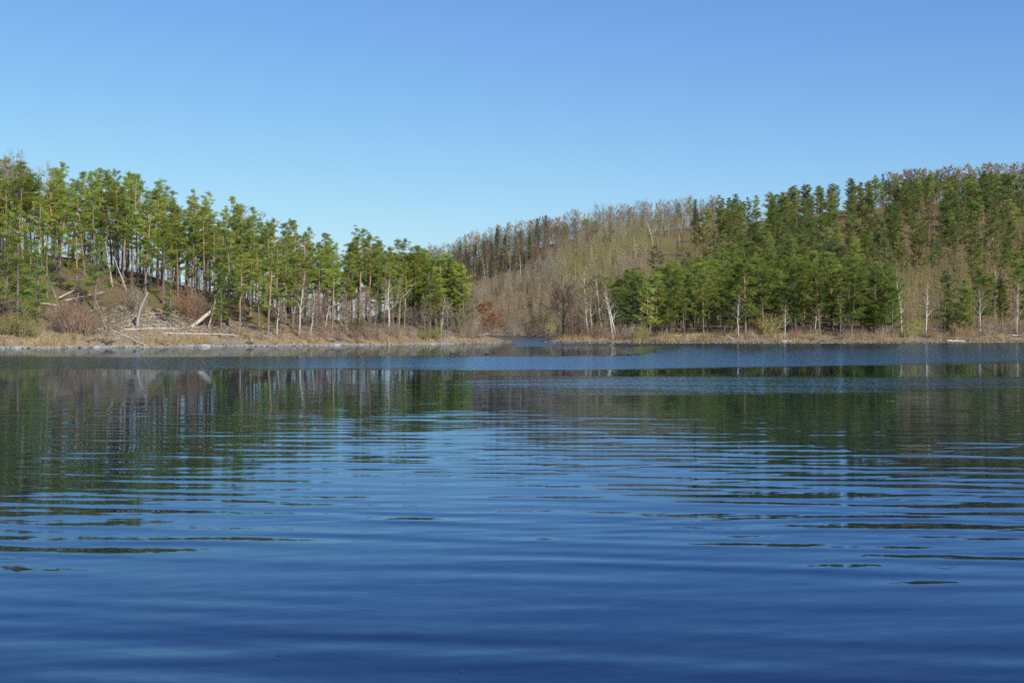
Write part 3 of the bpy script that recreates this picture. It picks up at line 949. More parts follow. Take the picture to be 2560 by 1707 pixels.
for i, (bx, by_, tx, ty) in enumerate([(1540, 690, 1536, 640), (1480, 660, 1474, 610), (1590, 640, 1582, 585), (1440, 700, 1437, 655), (1410, 720, 1408, 678), (1650, 640, 1640, 585), (1700, 620, 1697, 570), (1733, 590, 1728, 545)]):
    single_birch(bx, by_, tx, ty, ['thin pale birch just above the forked shore birch', 'thin birch on the green-tinged hillside bulge', 'pale birch behind the first tall pines, halfway up', 'slender birch on the brown sapling slope, upper of two', 'slender birch on the brown sapling slope, lower of two', 'pale birch over the front pines crowns on the hill', 'thin birch on the hill over the right bank pines', 'small pale birch left of the bright ridge trunk'][i], 380, thick=1.2)

def single_bare(px, py, ty, label, dmin=160, seed=0, spread=.3, up=1.1, crown=K_BROWN, trunk=T_GREY, first=.2, nb=20, buds=0, lean=0, thick=1.0, oak=False, n3=5, name='bare_tree'):
    p, h = base_top(px, py, ty, dmin)
    pr = (fin('bare', bare_meshes(1500 + seed + int(px), h, spread, nb, first, up, buds=buds, lean=(lean, 0), thick=thick, oak=oak, n3=n3), M_BARK, M_TWIG), h)
    plant(name, pr, p, h, crown, trunk, label=label, rz=0.0, side='N')
single_bare(1408, 826, 700, 'big dark bare tree with spreading limbs at the end of the right spit', -232, spread=.5, up=.9, crown=(.15, .12, .085), trunk=(.075, .06, .045), first=.22, nb=24, thick=1.7, n3=8)
single_bare(1210, 838, 762, 'young oak with rust-brown withered leaves at the headland tip', 195, spread=.6, up=.6, crown=(.25, .13, .07), trunk=T_DARK, first=.1, nb=18, buds=1.6, oak=True, name='oak_tree')
single_bare(1228, 842, 785, 'low rusty-leaved oak leaning over the headland tip', 195, seed=4, spread=.6, up=.4, crown=(.24, .135, .075), trunk=T_DARK, first=.1, nb=18, buds=1.2, oak=True, lean=.2, name='oak_tree')
single_bare(1185, 832, 720, 'tall grey bare tree right behind the headland tip pines', 195, spread=.4, crown=K_GREY)
single_bare(38, 640, 385, 'pale bare treetop standing above the pines at far left', 205, spread=.22, crown=(.36, .31, .27), first=.5, thick=.8)
single_bare(18, 636, 400, 'bare brown-tipped tree at the upper left corner of the wood', 200, spread=.2, crown=(.36, .28, .22), first=.45, thick=.8)
single_bare(60, 640, 425, 'bare brownish tree wedged between far left ridge pines', 204, spread=.2, crown=(.36, .26, .2), first=.45, thick=.8)
single_bare(105, 650, 412, 'bare greyish tree behind the third ridge pine group from left', 214, spread=.2, crown=(.36, .3, .26), first=.5, thick=.8)
single_bare(612, 760, 505, 'reddish bare treetop peeping over the middle ridge pines', 220, spread=.2, crown=(.34, .24, .22), first=.5, thick=.8)
single_bare(655, 770, 525, 'dusky bare treetop right of the reddish one over the pines', 222, spread=.18, crown=(.34, .25, .22), first=.5, thick=.8)
for i, (px, py, ty, cc) in enumerate([(1442, 838, 712, K_BROWN), (1425, 838, 735, K_GREY), (1455, 840, 690, K_BROWN), (1392, 842, 760, K_BROWN), (1495, 842, 700, K_RED), (1520, 842, 745, K_BROWN), (1476, 836, 662, K_OLIVE), (1550, 845, 765, K_GREY), (1432, 845, 770, K_RED), (1462, 845, 740, K_BROWN), (1512, 845, 770, K_BROWN), (1376, 846, 790, K_OLIVE), (470, 805, 700, K_RED), (500, 812, 735, K_BROWN), (340, 790, 720, K_GREY), (790, 840, 745, K_BROWN), (812, 838, 752, K_RED), (910, 836, 725, K_RED), (925, 832, 730, K_BROWN),
                                      (995, 832, 700, K_OLIVE), (1060, 835, 745, K_BROWN), (700, 838, 760, K_BROWN), (1150, 842, 765, K_OLIVE), (1120, 835, 758, K_GREY), (870, 840, 760, K_BROWN), (190, 828, 740, K_RED), (60, 840, 770, K_OLIVE), (1253, 700, 640, K_OLIVE)]):
    if px == 1253: continue
    single_bare(px, py, ty, None, 160 if px < 1300 else 212, seed=i, spread=.33, up=1.4, crown=vary(cc, .1), first=.15, thick=.55, nb=16)

# ---------------------------------------------------------------- thickets
SH_PLAIN = [(fin('shrub', shrub_meshes(700 + i, 3.0, 3.2, 42, 0, 7), M_BARK, M_TWIG), 3.0) for i in range(4)]
SH_BUD = [(fin('shrub', shrub_meshes(720 + i, 3.0, 3.0, 46, 12, 7), M_BARK, M_TWIG), 3.0) for i in range(3)]
sh = [(192, 832, 5.2, K_RED), (165, 835, 4.5, K_BROWN), (215, 838, 3.6, K_BROWN), (55, 842, 3.8, K_OLIVE), (25, 838, 3.2, K_OLIVE), (85, 846, 3.0, K_OLIVE), (330, 770, 3.5, K_GREY), (345, 780, 3.0, K_GREY),
      (130, 800, 3.6, K_BROWN), (470, 790, 4.5, K_ORANGE), (492, 800, 3.8, K_RED), (590, 836, 2.6, K_BROWN), (655, 852, 2.2, K_BROWN), (760, 850, 3.0, K_BROWN), (812, 850, 3.0, K_RED), (850, 852, 2.4, K_RED),
      (885, 850, 2.6, K_RED), (920, 848, 3.2, K_BROWN), (948, 852, 2.8, K_BROWN), (990, 846, 3.0, K_BROWN), (1030, 848, 2.4, K_GREY), (1060, 852, 2.4, K_OLIVE), (1088, 850, 3.0, K_OLIVE), (1118, 846, 2.2, K_GREY),
      (1150, 846, 3.0, K_BROWN), (1175, 846, 3.2, K_BROWN), (1200, 846, 2.8, K_RED), (1170, 836, 4.5, K_GREY),
      (1383, 835, 3.4, (.50, .42, .12)), (1400, 838, 3.6, K_BROWN), (1418, 842, 3.6, (.17, .12, .09)), (1435, 842, 3.4, (.17, .12, .09)), (1450, 846, 3.0, K_RED), (1465, 840, 5.5, K_BROWN), (1440, 832, 6.0, K_BROWN),
      (1485, 845, 4.4, K_BROWN), (1500, 848, 3.0, K_RED), (1518, 848, 3.4, K_BROWN), (1550, 850, 3.0, K_BROWN), (1570, 848, 3.4, K_GREY), (1590, 848, 3.0, K_OLIVE), (1612, 846, 2.4, K_OLIVE), (1425, 828, 6.5, K_GREY), (1480, 830, 7.0, K_BROWN), (1455, 828, 7.0, K_OLIVE),
      (1660, 848, 1.8, K_BROWN), (1765, 850, 2.0, K_BROWN), (1800, 848, 2.2, K_BROWN), (1870, 846, 2.2, K_BROWN), (1905, 835, 5.0, K_ORANGE), (1920, 838, 4.5, K_OLIVE), (1990, 848, 2.6, K_RED), (2030, 848, 2.6, K_BROWN), (2120, 846, 2.6, K_BROWN),
      (2150, 846, 2.4, K_BROWN), (2200, 848, 2.4, K_GREY), (2265, 844, 4.0, K_OLIVE), (2290, 838, 5.0, K_OLIVE), (2330, 844, 3.2, K_RED), (2400, 842, 3.0, K_ORANGE), (2425, 846, 2.8, K_BROWN), (2470, 842, 4.0, K_BROWN), (2510, 838, 5.0, K_BROWN), (2545, 842, 3.5, K_RED),
      (1300, 838, 3.0, K_BROWN), (1325, 838, 4.0, (.17, .12, .09)), (1345, 838, 4.0, (.17, .12, .09)), (1360, 838, 3.6, K_BROWN), (1285, 838, 4.5, K_GREY)]
for px, py, h, c in sh:
    dm = 160 if px < 1270 else (340 if px < 1366 and py == 838 else 212)
    p = ray(px, py, dm)
    plant('shrub', R.choice(SH_BUD if c in (K_OLIVE,) or c[0] > .45 else SH_PLAIN), p, h, vary(c, .1), vary(c, .1), side='shrub', wide=R.uniform(.9, 1.4))

# hillside saplings: uncountable, one object each kind of growth
SAP = [(fin('sapling', bare_meshes(820 + i, 9.0, sp_, 13, .12, up_, n2=5, n3=5, twig=.020, thick=.45, buds=b), M_TWIG, M_TWIG), 9.0) for i, (b, sp_, up_) in enumerate([(0, .30, 1.3), (.8, .26, 1.5), (0, .34, 1.0), (1.2, .28, 1.2)])] + [(fin('sapling', bare_meshes(800 + i, 9.0, .13, 12, .35, 2.2, n2=3, n3=3, twig=.022, thick=.5, buds=b), M_TWIG, M_TWIG), 9.0) for i, b in enumerate([0, 0, .8, 0])]
items = []
def scat(px0, px1, d0, d1, n, hr, cols, keep=None):
    for _ in range(n):
        px = R.uniform(px0, px1); D = R.uniform(d0, d1)
        p = at(px, D, .1)
        if p.z < .4: continue
        if keep and not keep(px, D, p): continue
        q_ = fbm(p.x * .045, p.y * .03, 3, 77) * 1.1 + .5 + R.uniform(-.25, .25)
        c = cols[int(max(0, min(.999, q_)) * len(cols))]
        if px > 1700: c = (c[0] * .95, c[1] * .86, c[2] * .82)
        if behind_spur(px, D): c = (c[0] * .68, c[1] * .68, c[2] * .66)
        c = vary(c, .22)
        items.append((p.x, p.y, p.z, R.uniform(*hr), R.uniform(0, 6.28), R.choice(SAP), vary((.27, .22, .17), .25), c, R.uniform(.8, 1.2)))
scat(1090, 1420, 358, 480, 1500, (3.5, 7), [K_BROWN, (.37, .29, .20), K_RED, K_GREY])
scat(1380, 1620, 300, 530, 1200, (3.5, 8), [K_RED, K_BROWN, K_GREY, K_OLIVE])
scat(1440, 1800, 400, 548, 800, (3, 7), [K_BROWN, (.2, .15, .11), K_OLIVE, K_OLIVE])
scat(1040, 1420, 480, 575, 700, (6, 10), [K_GREY, (.2, .15, .10), K_BROWN, (.17, .13, .09)])
scat(1400, 1850, 520, 585, 700, (6, 9), [K_GREY, K_OLIVE, K_BROWN])
scat(1600, 2620, 300, 560, 1200, (3.5, 8), [K_BROWN, K_RED, K_OLIVE])
scat(1750, 2620, 330, 540, 500, (4, 8), [K_BROWN, K_ORANGE, K_OLIVE, K_BROWN])
scat(2200, 2620, 238, 420, 800, (5, 9.5), [K_BROWN, K_RED, K_BROWN, K_OLIVE])
scat(1520, 2200, 232, 300, 260, (4, 8), [K_BROWN, K_GREY, K_OLIVE])
scat(2300, 2620, 560, 640, 160, (8, 12), [K_ORANGE, K_RED, K_OLIVE])
o = joined('sapling_thicket', items, [M_TWIG, M_TWIG])
tag(o, 'dense leafless saplings and brushwood covering the brown hillsides', 'saplings', kind='stuff')
items = []
scat(-90, 620, 198, 226, 170, (4, 9), [K_BROWN, K_GREY, K_RED, (.2, .15, .10)])
scat(560, 1180, 190, 232, 260, (3, 7), [K_BROWN, K_RED, K_BROWN, K_GREY])
scat(-100, 560, 168, 204, 260, (1.5, 4.5), [K_BROWN, K_GREY, K_RED])
o = joined('brushwood', items, [M_TWIG, M_TWIG])
tag(o, 'leafless brushwood growing under the headland pines', 'brushwood', kind='stuff')

# ---------------------------------------------------------------- grass, litter and rubble (uncountable)
def blade_field(name, label, cat, pts, hr, cols, per=22, spread=.45, wid=.045):
    g = Geo()
    for (x, y, z) in pts:
        n = per; h = R.uniform(*hr)
        c0 = np.array(R.choice(cols)) * R.uniform(.8, 1.2)
        P = np.stack([x + rng.normal(0, spread, n), y + rng.normal(0, spread, n), np.full(n, z - .05)], 1)
        P[:, 2] = gz(P[:, 0], P[:, 1]) - .04
        D = unit(np.stack([rng.normal(0, .35, n), rng.normal(0, .35, n), np.ones(n)], 1))
        blades(g, P, D, h * rng.uniform(.5, 1.1, n), wid, np.tile(c0, (n, 1)) * rng.uniform(.75, 1.25, (n, 1)))
    o = link(name, g.mesh(name, M_TWIG)); o.color = (1, 1, 1, 1)
    return tag(o, label, cat, kind='stuff')
pts = []
for _ in range(1700):
    px = R.uniform(-80, 1285)
    S = float(np.interp(px, LX, LS))
    D = S + abs(R.gauss(0, 2.0)) + .7
    p = at(px, D)
    if p.z > .08 and fbm(p.x * .3, p.y * .5, 3, 44) > R.uniform(-.6, .4): pts.append(tuple(p))
STRAW = [(.52, .41, .22), (.46, .34, .18), (.58, .48, .28), (.36, .25, .13)]
blade_field('dry_grass', 'straw-coloured dry grass and reeds along the left shore', 'dry grass', pts, (.25, .9), STRAW, 18)
pts = []
for _ in range(3000):
    px = R.uniform(1375, 2620)
    D = R.uniform(214, 238)
    p = at(px, D)
    if .08 < p.z < 1.9 and fbm(p.x * .35, p.y * .6, 3, 41) > R.uniform(-.5, .35): pts.append(tuple(p))
blade_field('dry_reeds', 'tan reeds and dry grass along the right shore', 'dry grass', pts, (.25, 1.5), STRAW + [(.30, .20, .12), (.24, .16, .10), (.34, .25, .15)], 22)
pts = []
for _ in range(2600):
    px = R.uniform(-80, 1150); S = float(np.interp(px, LX, LS)); C = float(np.interp(px, LX, LC))
    D = R.uniform(S + 5, C + 4); p = at(px, D)
    if p.z > .3: pts.append(tuple(p))
for _ in range(1800):
    px = R.uniform(1500, 2600); D = R.uniform(228, 275); p = at(px, D)
    if p.z > .3: pts.append(tuple(p))
blade_field('undergrowth', 'low brown heather, twigs and moss tufts on the forest floor', 'undergrowth', pts, (.15, .55), [(.24, .17, .11), (.17, .12, .08), (.20, .20, .06), (.33, .25, .16), (.14, .15, .04)], 14, .5, .05)

g = Geo(); A, B = [], []
for _ in range(2200):
    if R.random() < .62:
        px = R.uniform(-80, 1200); S = float(np.interp(px, LX, LS)); C = float(np.interp(px, LX, LC)); D = R.uniform(S + .6, C)
    else:
        px = R.uniform(1380, 2600); D = R.uniform(220, 262)
    p = at(px, D)
    if p.z < .3: continue
    L = R.uniform(.4, 2.6); a_ = R.uniform(0, 6.28)
    q = Vector((p.x + math.cos(a_) * L, p.y + math.sin(a_) * L, 0)); q.z = float(gz(q.x, q.y)) + R.uniform(.02, .6)
    A.append((p.x, p.y, p.z + .08)); B.append(tuple(q))
cc_ = np.array([R.choice([(.36, .31, .26), (.24, .19, .15), (.45, .40, .34), (.16, .12, .09)]) for _ in A])
cones(g, A, B, rng.uniform(.02, .05, len(A)), cc_)
o = link('fallen_branches', g.mesh('fallen_branches', M_TWIG)); o.color = (1, 1, 1, 1)
tag(o, 'thin fallen branches and dead sticks littering the wooded banks', 'fallen branches', kind='stuff')
ICO_V = np.array([(0, 0, 1), (.89, 0, .45), (.28, .85, .45), (-.72, .53, .45), (-.72, -.53, .45), (.28, -.85, .45), (.72, .53, -.45), (-.28, .85, -.45), (-.89, 0, -.45), (-.28, -.85, -.45), (.72, -.53, -.45), (0, 0, -1)])
ICO_T = np.array([(0, 1, 2), (0, 2, 3), (0, 3, 4), (0, 4, 5), (0, 5, 1), (1, 6, 2), (2, 7, 3), (3, 8, 4), (4, 9, 5), (5, 10, 1), (6, 7, 2), (7, 8, 3), (8, 9, 4), (9, 10, 5), (10, 6, 1), (6, 11, 7), (7, 11, 8), (8, 11, 9), (9, 11, 10), (10, 11, 6)])
def stones(name, label, pts):
    g = Geo()
    for (x, y, z, s) in pts:
        v = ICO_V * rng.uniform(.7, 1.3, (12, 1)) * s * np.array([rng.uniform(.8, 1.6), rng.uniform(.7, 1.2), rng.uniform(.4, .75)])
        a = rng.uniform(0, 6.28); v = np.stack([v[:, 0] * math.cos(a) - v[:, 1] * math.sin(a), v[:, 0] * math.sin(a) + v[:, 1] * math.cos(a), v[:, 2]], 1)
        g.add(v + [x, y, z], ICO_T)
    o = link(name, g.mesh(name, M_STONE)); o.color = (.32, .295, .25, 1)
    return tag(o, label, 'rubble', kind='stuff')
pts = []
for _ in range(2600):
    px = R.uniform(-80, 1275); S = float(np.interp(px, LX, LS))
    p = at(px, S + R.gauss(.30, .28)); s = R.uniform(.06, .17) * (1.7 if R.random() < .06 else 1)
    if p.z > -.25: pts.append((p.x, p.y, max(p.z, -.02), s * (1 if px < 1150 else .6)))
stones('shore_rubble', 'band of pale grey stones along the left waterline', pts)
pts = []
for _ in range(1500):
    px = R.gauss(400, 90); S = float(np.interp(px, LX, LS)); p = at(px, S + R.uniform(2, 16)); pts.append((*p, R.uniform(.08, .3)))
for _ in range(900):
    px = R.uniform(0, 1150); S = float(np.interp(px, LX, LS)); p = at(px, S + R.uniform(2, 14)); pts.append((*p, R.uniform(.06, .22)))
o = stones('slope_rubble', 'broken brownish rock scattered over the eroded left bank', pts); o.color = (.34, .29, .235, 1)
pts = []
for _ in range(700):
    px = R.uniform(1360, 2600); Ds = np.arange(208, 245, .25); zz = gz((px - HX) / F * Ds, Ds); kx = int(np.argmax(zz > .02))
    pts.append(((px - HX) / F * Ds[kx], Ds[kx] + R.gauss(0, .3), .0, R.uniform(.06, .2)))
o = stones('shore_stones', 'small tan stones at the waterline of the right bank', pts); o.color = (.42, .36, .28, 1)

# ---------------------------------------------------------------- logs, leaning and fallen trunks, each a thing
PALE = (.52, .46, .39); GREYW = (.36, .31, .27); BROWNW = (.26, .19, .14)
def log(name, pts, r0, r1, col, label, cat, stubs=5, group=None, sag=0):
    """pts world points, thick end first"""
    P = [Vector(p) for p in pts]
    Q_ = []
    m = 8
    for i in range(m + 1):
        t_ = i / m * (len(P) - 1); k = min(int(t_), len(P) - 2); q = P[k].lerp(P[k + 1], t_ - k)
        t2 = i / m
        q = q + Vector((R.uniform(-.04, .04), R.uniform(-.04, .04), R.uniform(-.04, .04) + sag * 4 * t2 * (1 - t2)))
        Q_.append(q - P[0])
    g = Geo()
    rad = [r0 + (r1 - r0) * i / m for i in range(m + 1)]
    tube(g, Q_, rad, 7, cap=True)
    if stubs:
        gs = g; A, B = [], []
        ax = (Q_[-1] - Q_[0]).normalized()
        for i in range(stubs):
            t_ = R.uniform(.3, .97); k = min(int(t_ * m), m - 1); a = Q_[k].lerp(Q_[k + 1], t_ * m - k)
            d_ = Vector((R.gauss(0, 1), R.gauss(0, 1), R.gauss(.4, .8))).normalized() + ax * .5
            A.append(a); B.append(a + d_ * R.uniform(.4, 1.5))
        cones(gs, [tuple(a) for a in A], [tuple(b) for b in B], .03, (1, 1, 1))
    o = link(name, g.mesh(name, M_WOOD, True), None, P[0]); o.color = (*col, 1)
    tag(o, label, cat, group)
    return o
def up_pt(base, px, py, dD=0):
    D = base.y + dD
    return Vector(((px - HX) / F * D, D, zpix(py, D)))
def lay(name, x0, y0, x1, y1, r0, r1, col, label, stubs=5, lift=.12, sag=0):
    a = ray(x0, y0, 155); b = ray(x1, y1, 155)
    if abs(a.y - b.y) > 14: b = up_pt(a, x1, y1, 6)
    n_ = 6; pts_ = []
    for i in range(n_ + 1):
        q = a.lerp(b, i / n_); g_ = float(gz(q.x, q.y)); pts_.append(Vector((q.x, q.y, max(q.z, g_) + lift)))
    return log(name, pts_, r0, r1, col, label, 'log', stubs, sag=sag)
def lean(name, bx, by, tx, ty, r0, r1, col, label, dD=0, stubs=6, sag=0, mid=None):
    a = ray(bx, by, 155)
    pts_ = [a - Vector((0, 0, .2))] + ([up_pt(a, mid[0], mid[1], dD * .5)] if mid else []) + [up_pt(a, tx, ty, dD)]
    return log(name, pts_, r0, r1, col, label, 'dead trunk', stubs, sag=sag)
lean('leaning_snag', 282, 720, 264, 604, .15, .05, PALE, 'tall pale dead trunk leaning left high on the left slope', dD=1)
lean('leaning_snag', 318, 728, 284, 642, .14, .05, PALE, 'pale dead trunk leaning left just right of the taller leaning one', dD=1)
lean('leaning_snag', 341, 822, 371, 730, .26, .10, GREYW, 'thick snapped trunk leaning right above the long shore log', dD=1, mid=(350, 772))
lean('leaning_snag', 520, 822, 539, 752, .18, .09, GREYW, 'short grey trunk leaning right beside the big fallen trunk', dD=1)
lean('fallen_log', 476, 818, 540, 768, .34, .22, PALE, 'thick barkless trunk propped diagonally on the left bank', dD=4)
lay('fallen_log', 310, 828, 446, 826, .17, .09, PALE, 'long pale log lying level on the left bank, left one of two', 6)
lay('fallen_log', 406, 836, 592, 841, .16, .06, PALE, 'long pale log lying on the left bank, right one of two', 8)
a_ = ray(269, 828, 155); b_ = at(366, float(np.interp(366, LX, LS)) + .3)
log('fallen_log', [a_.lerp(b_, t_) * 1 + Vector((0, 0, max(0, float(gz(a_.lerp(b_, t_).x, a_.lerp(b_, t_).y)) - a_.lerp(b_, t_).z) + .15)) for t_ in (0, .25, .5, .75, 1)], .2, .13, GREYW,
    'brown trunk fallen down the bank with its end at the waterline', 'log', 3)
lay('fallen_log', 147, 756, 200, 728, .14, .08, PALE, 'pale log slanting up the left slope among young pines', 4, .5)
lay('fallen_log', 163, 763, 262, 741, .13, .06, PALE, 'thin pale log stretching right below the slanting one', 5, .6)
lay('fallen_log', 95, 769, 142, 773, .14, .09, PALE, 'short pale log leftmost of the logs on the slope', 3, .5)
lay('fallen_log', 446, 789, 407, 757, .15, .08, GREYW, 'grey log slanting down the eroded slope left of the bare shrub', 4, .3)
lay('fallen_log', 379, 792, 455, 786, .09, .06, PALE, 'thin pale pole lying across the slope under the grey slanting log', 4, .4)
lean('leaning_pole', 455, 788, 532, 762, .07, .04, PALE, 'thin bowed pole rising right towards the propped thick trunk', dD=3, sag=-.5)
lean('leaning_pole', 268, 826, 240, 750, .09, .04, GREYW, 'thin bent dead stem above the trunk that reaches the water', dD=2)
lean('leaning_pole', 155, 790, 130, 715, .08, .04, GREYW, 'thin dead stem leaning left over the dark slope', dD=2)
lean('leaning_pole', 185, 765, 197, 735, .09, .05, PALE, 'short forked pale stick below the slanting log', dD=1)
lean('leaning_snag', 866, 835, 858, 770, .15, .08, GREYW, 'grey dead trunk leaning left beside the small bushy pine', dD=1)
lean('leaning_pole', 878, 832, 830, 785, .08, .05, PALE, 'pale dead pole slanting steeply over the mossy ground', dD=2)
lean('arched_snag', 812, 822, 848, 758, .09, .05, PALE, 'pale dead stem arching to the right between bank pines', dD=2, mid=(822, 770), stubs=3)
lean('arched_snag', 997, 824, 1022, 726, .10, .05, (.42, .30, .20), 'tan stem arching to the right among headland pines', dD=2, mid=(1001, 750), stubs=4)
lay('fallen_log', 912, 834, 1046, 850, .10, .05, GREYW, 'long thin grey log on the low bank right of the bushy pine', 6)
lay('fallen_log', 672, 824, 692, 842, .14, .08, PALE, 'short pale log pointing down at the reeds', 3)
lay('fallen_log', 1195, 842, 1222, 836, .13, .09, PALE, 'pale log at the rocky end of the headland', 4, .2)
lay('fallen_log', 1607, 841, 1640, 841, .16, .12, PALE, 'short pale log at the foot of the first right bank pines', 2, .3)
lay('fallen_log', 1684, 843, 1765, 840, .14, .08, PALE, 'long pale log on the dry grass of the right bank', 4, .3)
lean('fallen_log', 1841, 854, 1812, 834, .14, .08, PALE, 'pale broken trunk sloping into the reeds near the upright birch', dD=3, stubs=3)
lay('floating_log', 1954, 856, 1981, 856, .17, .12, (.46, .42, .36), 'whitish log at the water edge under the small white birch', 2, .15)
lay('floating_log', 2366, 854.5, 2412, 854.5, .20, .15, (.50, .47, .42), 'long whitish log at the water edge near the right end', 1, .15)
lay('fallen_log', 2530, 843, 2556, 842, .14, .10, PALE, 'pale log on the bank by the right edge', 3, .3)
# dead pine with bare lower trunk on the right bank
def deadpine(px, py, ty, label, cap, dmin=205, col=(.42, .30, .21), nb=16):
    p, h = base_top(px, py, ty, dmin)
    t_, c_ = bare_meshes(int(px) + 77, h, .24, nb, .45, .35, n2=2, n3=1, twig=.03, thick=1.25)
    e = plant('dead_tree', ((t_.mesh('snag_trunk', M_BARK, True), c_.mesh('snag_twigs', M_TWIG)), h), p, h, col, col, label=label, rz=0.0, side='N')
deadpine(1624, 838, 706, 'bare orange-grey pine snag with short level limbs before the right bank pines', 1)
deadpine(2045, 531, 461, 'silver dead tree on the right ridge skyline', 0, 480, (.60, .56, .52), 20)
deadpine(1716, 690, 628, 'pale dead stem among the middle pines left of the steep slope', 0, 280, (.5, .45, .40), 10)
deadpine(2262, 538, 475, 'silvery leaning dead tree below the dark skyline spruces', 0, 480, (.56, .52, .48), 20)
deadpine(2290, 520, 480, 'silvery dead treetop with level limbs in the upper right pines', 0, 480, (.58, .54, .5), 24)
deadpine(2470, 660, 540, 'tall silver dead trunk among the upper right pines', 0, 330, (.55, .5, .46), 14)

# brown post standing in the water
g = Geo()
tube(g, [(0, 0, -1.2), (0, 0, .4), (.04, 0, 1.0)], [.22, .21, .17], 8, cap=True)
p = Vector(((971 - HX) / F * 191.5, 191.5, 0))
o = link('wooden_post', g.mesh('wooden_post', M_WOOD), None, p); o.color = (.40, .26, .13, 1)
tag(o, 'short brown wooden post at the left waterline below the white birch', 'post')

# boulders along the left waterline
for px, s, lb in [(508, .75, 'largest pale flat boulder at the left waterline'), (238, .45, 'pale boulder at the waterline left of the fallen trunk'), (838, .5, 'white angular boulder at the waterline, middle of the headland'),
                  (40, .4, 'pale boulder at the waterline near the left edge'), (1080, .4, 'pale boulder at the waterline near the headland tip')]:
    S = float(np.interp(px, LX, LS)); p = Vector(((px - HX) / F * S, S + .2, .05))
    v = ICO_V * rng.uniform(.85, 1.2, (12, 1)) * s * np.array([1.7, 1.0, .55])
    g = Geo(); g.add(v, ICO_T)
    o = link('boulder', g.mesh('boulder', M_STONE), None, p); o.color = (.36, .335, .29, 1)
    tag(o, lb, 'boulder', 'boulders along the left waterline')

# ---------------------------------------------------------------- two ducks and floating leaves
def ell(g, c, r, n=10, m=7, taper=0):
    th = np.linspace(0, np.pi, m + 1); ph = np.arange(n) * 2 * np.pi / n
    V = []
    for t_ in th:
        k = math.sin(t_) * (1 - taper * math.cos(t_))
        for f in ph: V.append((c[0] + r[0] * -math.cos(t_), c[1] + r[1] * k * math.cos(f), c[2] + r[2] * k * math.sin(f)))
    T = []
    for i in range(m):
        for j in range(n):
            a = i * n + j; b = i * n + (j + 1) % n
            T += [(a, b, b + n), (a, b + n, a + n)]
    g.add(V, T)
def duck(px, py, rz, label):
    D = F * EYE / (py - HY)
    e = bpy.data.objects.new('duck', None); COL.objects.link(e)
    e.location = ((px - HX) / F * D, D, 0); e.rotation_euler = (0, 0, rz)
    tag(e, label, 'duck', 'ducks on the water')
    g = Geo(); ell(g, (0, 0, .05), (.26, .12, .10), taper=.25)
    tube(g, [(.16, 0, .09), (.21, 0, .18), (.23, 0, .26)], [.05, .035, .035], 8)
    ell(g, (.25, 0, .28), (.055, .042, .045))
    b = link('body', g.mesh('duck_body', M_FEATHER, True), e); b.color = (.05, .045, .045, 1)
    g = Geo(); ell(g, (.325, 0, .27), (.04, .018, .010)); b = link('bill', g.mesh('duck_bill', M_FEATHER, True), e); b.color = (.5, .42, .2, 1)
    for sgn in (-1, 1):
        g = Geo(); ell(g, (-.05, sgn * .095, .08), (.19, .03, .07), taper=.3)
        b = link('wing', g.mesh('duck_wing', M_FEATHER, True), e); b.color = (.12, .10, .09, 1)
    g = Geo(); g.add([(-.22, -.04, .08), (-.22, .04, .08), (-.36, 0, .14), (-.22, 0, .04)], [(0, 1, 2), (1, 3, 2), (3, 0, 2), (0, 3, 1)])
    b = link('tail', g.mesh('duck_tail', M_FEATHER), e); b.color = (.09, .08, .07, 1)
duck(1130, 883.5, math.pi, 'left dark duck swimming off the headland tip')
duck(1219, 885, math.pi * .9, 'right dark duck swimming off the headland tip')
for px, py, c, s, lb in [(2225, 1004, (.45, .20, .05), .16, 'orange leaf floating far out on the right side of the lake'),
                         (2110, 1293, (.05, .05, .05), .014, 'dark speck of debris floating right of centre'),
                         (697, 1635, (.06, .05, .04), .012, 'tiny dark twig floating at lower left'),
                         (1152, 1678, (.10, .05, .05), .012, 'tiny dark leaf floating at bottom centre')]:
    D = F * EYE / (py - HY)
    g = Geo(); n = 7
    V = [(0, 0, .012)] + [(math.cos(i * 6.283 / n) * s * (1.6 if i % 7 in (0,) else 1), math.sin(i * 6.283 / n) * s * .6, .006 + .01 * (i % 2)) for i in range(n)]
    g.add(V, [(0, i + 1, (i + 1) % n + 1) for i in range(n)] )
    o = link('floating_leaf', g.mesh('floating_leaf', M_WOOD), None, ((px - HX) / F * D, D, .004)); o.color = (*c, 1)
    tag(o, lb, 'leaf', 'leaves and debris floating on the lake')

# ---------------------------------------------------------------- labels that single each tree out
ORD = ['first', 'second', 'third', 'fourth', 'fifth', 'sixth', 'seventh', 'eighth', 'ninth', 'tenth', 'eleventh', 'twelfth', 'thirteenth', 'fourteenth', 'fifteenth', 'sixteenth', 'seventeenth', 'eighteenth', 'nineteenth', 'twentieth']
ORD += ['twenty-' + a for a in ORD[:9]] + ['thirtieth'] + ['thirty-' + a for a in ORD[:9]] + ['fortieth'] + ['forty-' + a for a in ORD[:9]] + ['fiftieth'] + ['fifty-' + a for a in ORD[:9]]
def zone_left(px):
    for lim, t_ in [(75, 'at the left edge'), (150, 'above the dark young pines'), (235, 'above the slanting pale log'), (300, 'behind the leaning dead trunks'), (370, 'above the snapped trunk'), (440, 'right of the snapped trunk'),
                    (510, 'above the bare shrub'), (580, 'above the propped thick trunk'), (650, 'over the dense dark clump'), (720, 'left of the bowed birch'), (790, 'around the bowed birch'), (860, 'beside the arching stem'),
                    (930, 'above the small bushy pine'), (1000, 'behind the white post birch'), (1070, 'left of the headland tip'), (9999, 'at the headland tip')]:
        if px < lim: return t_
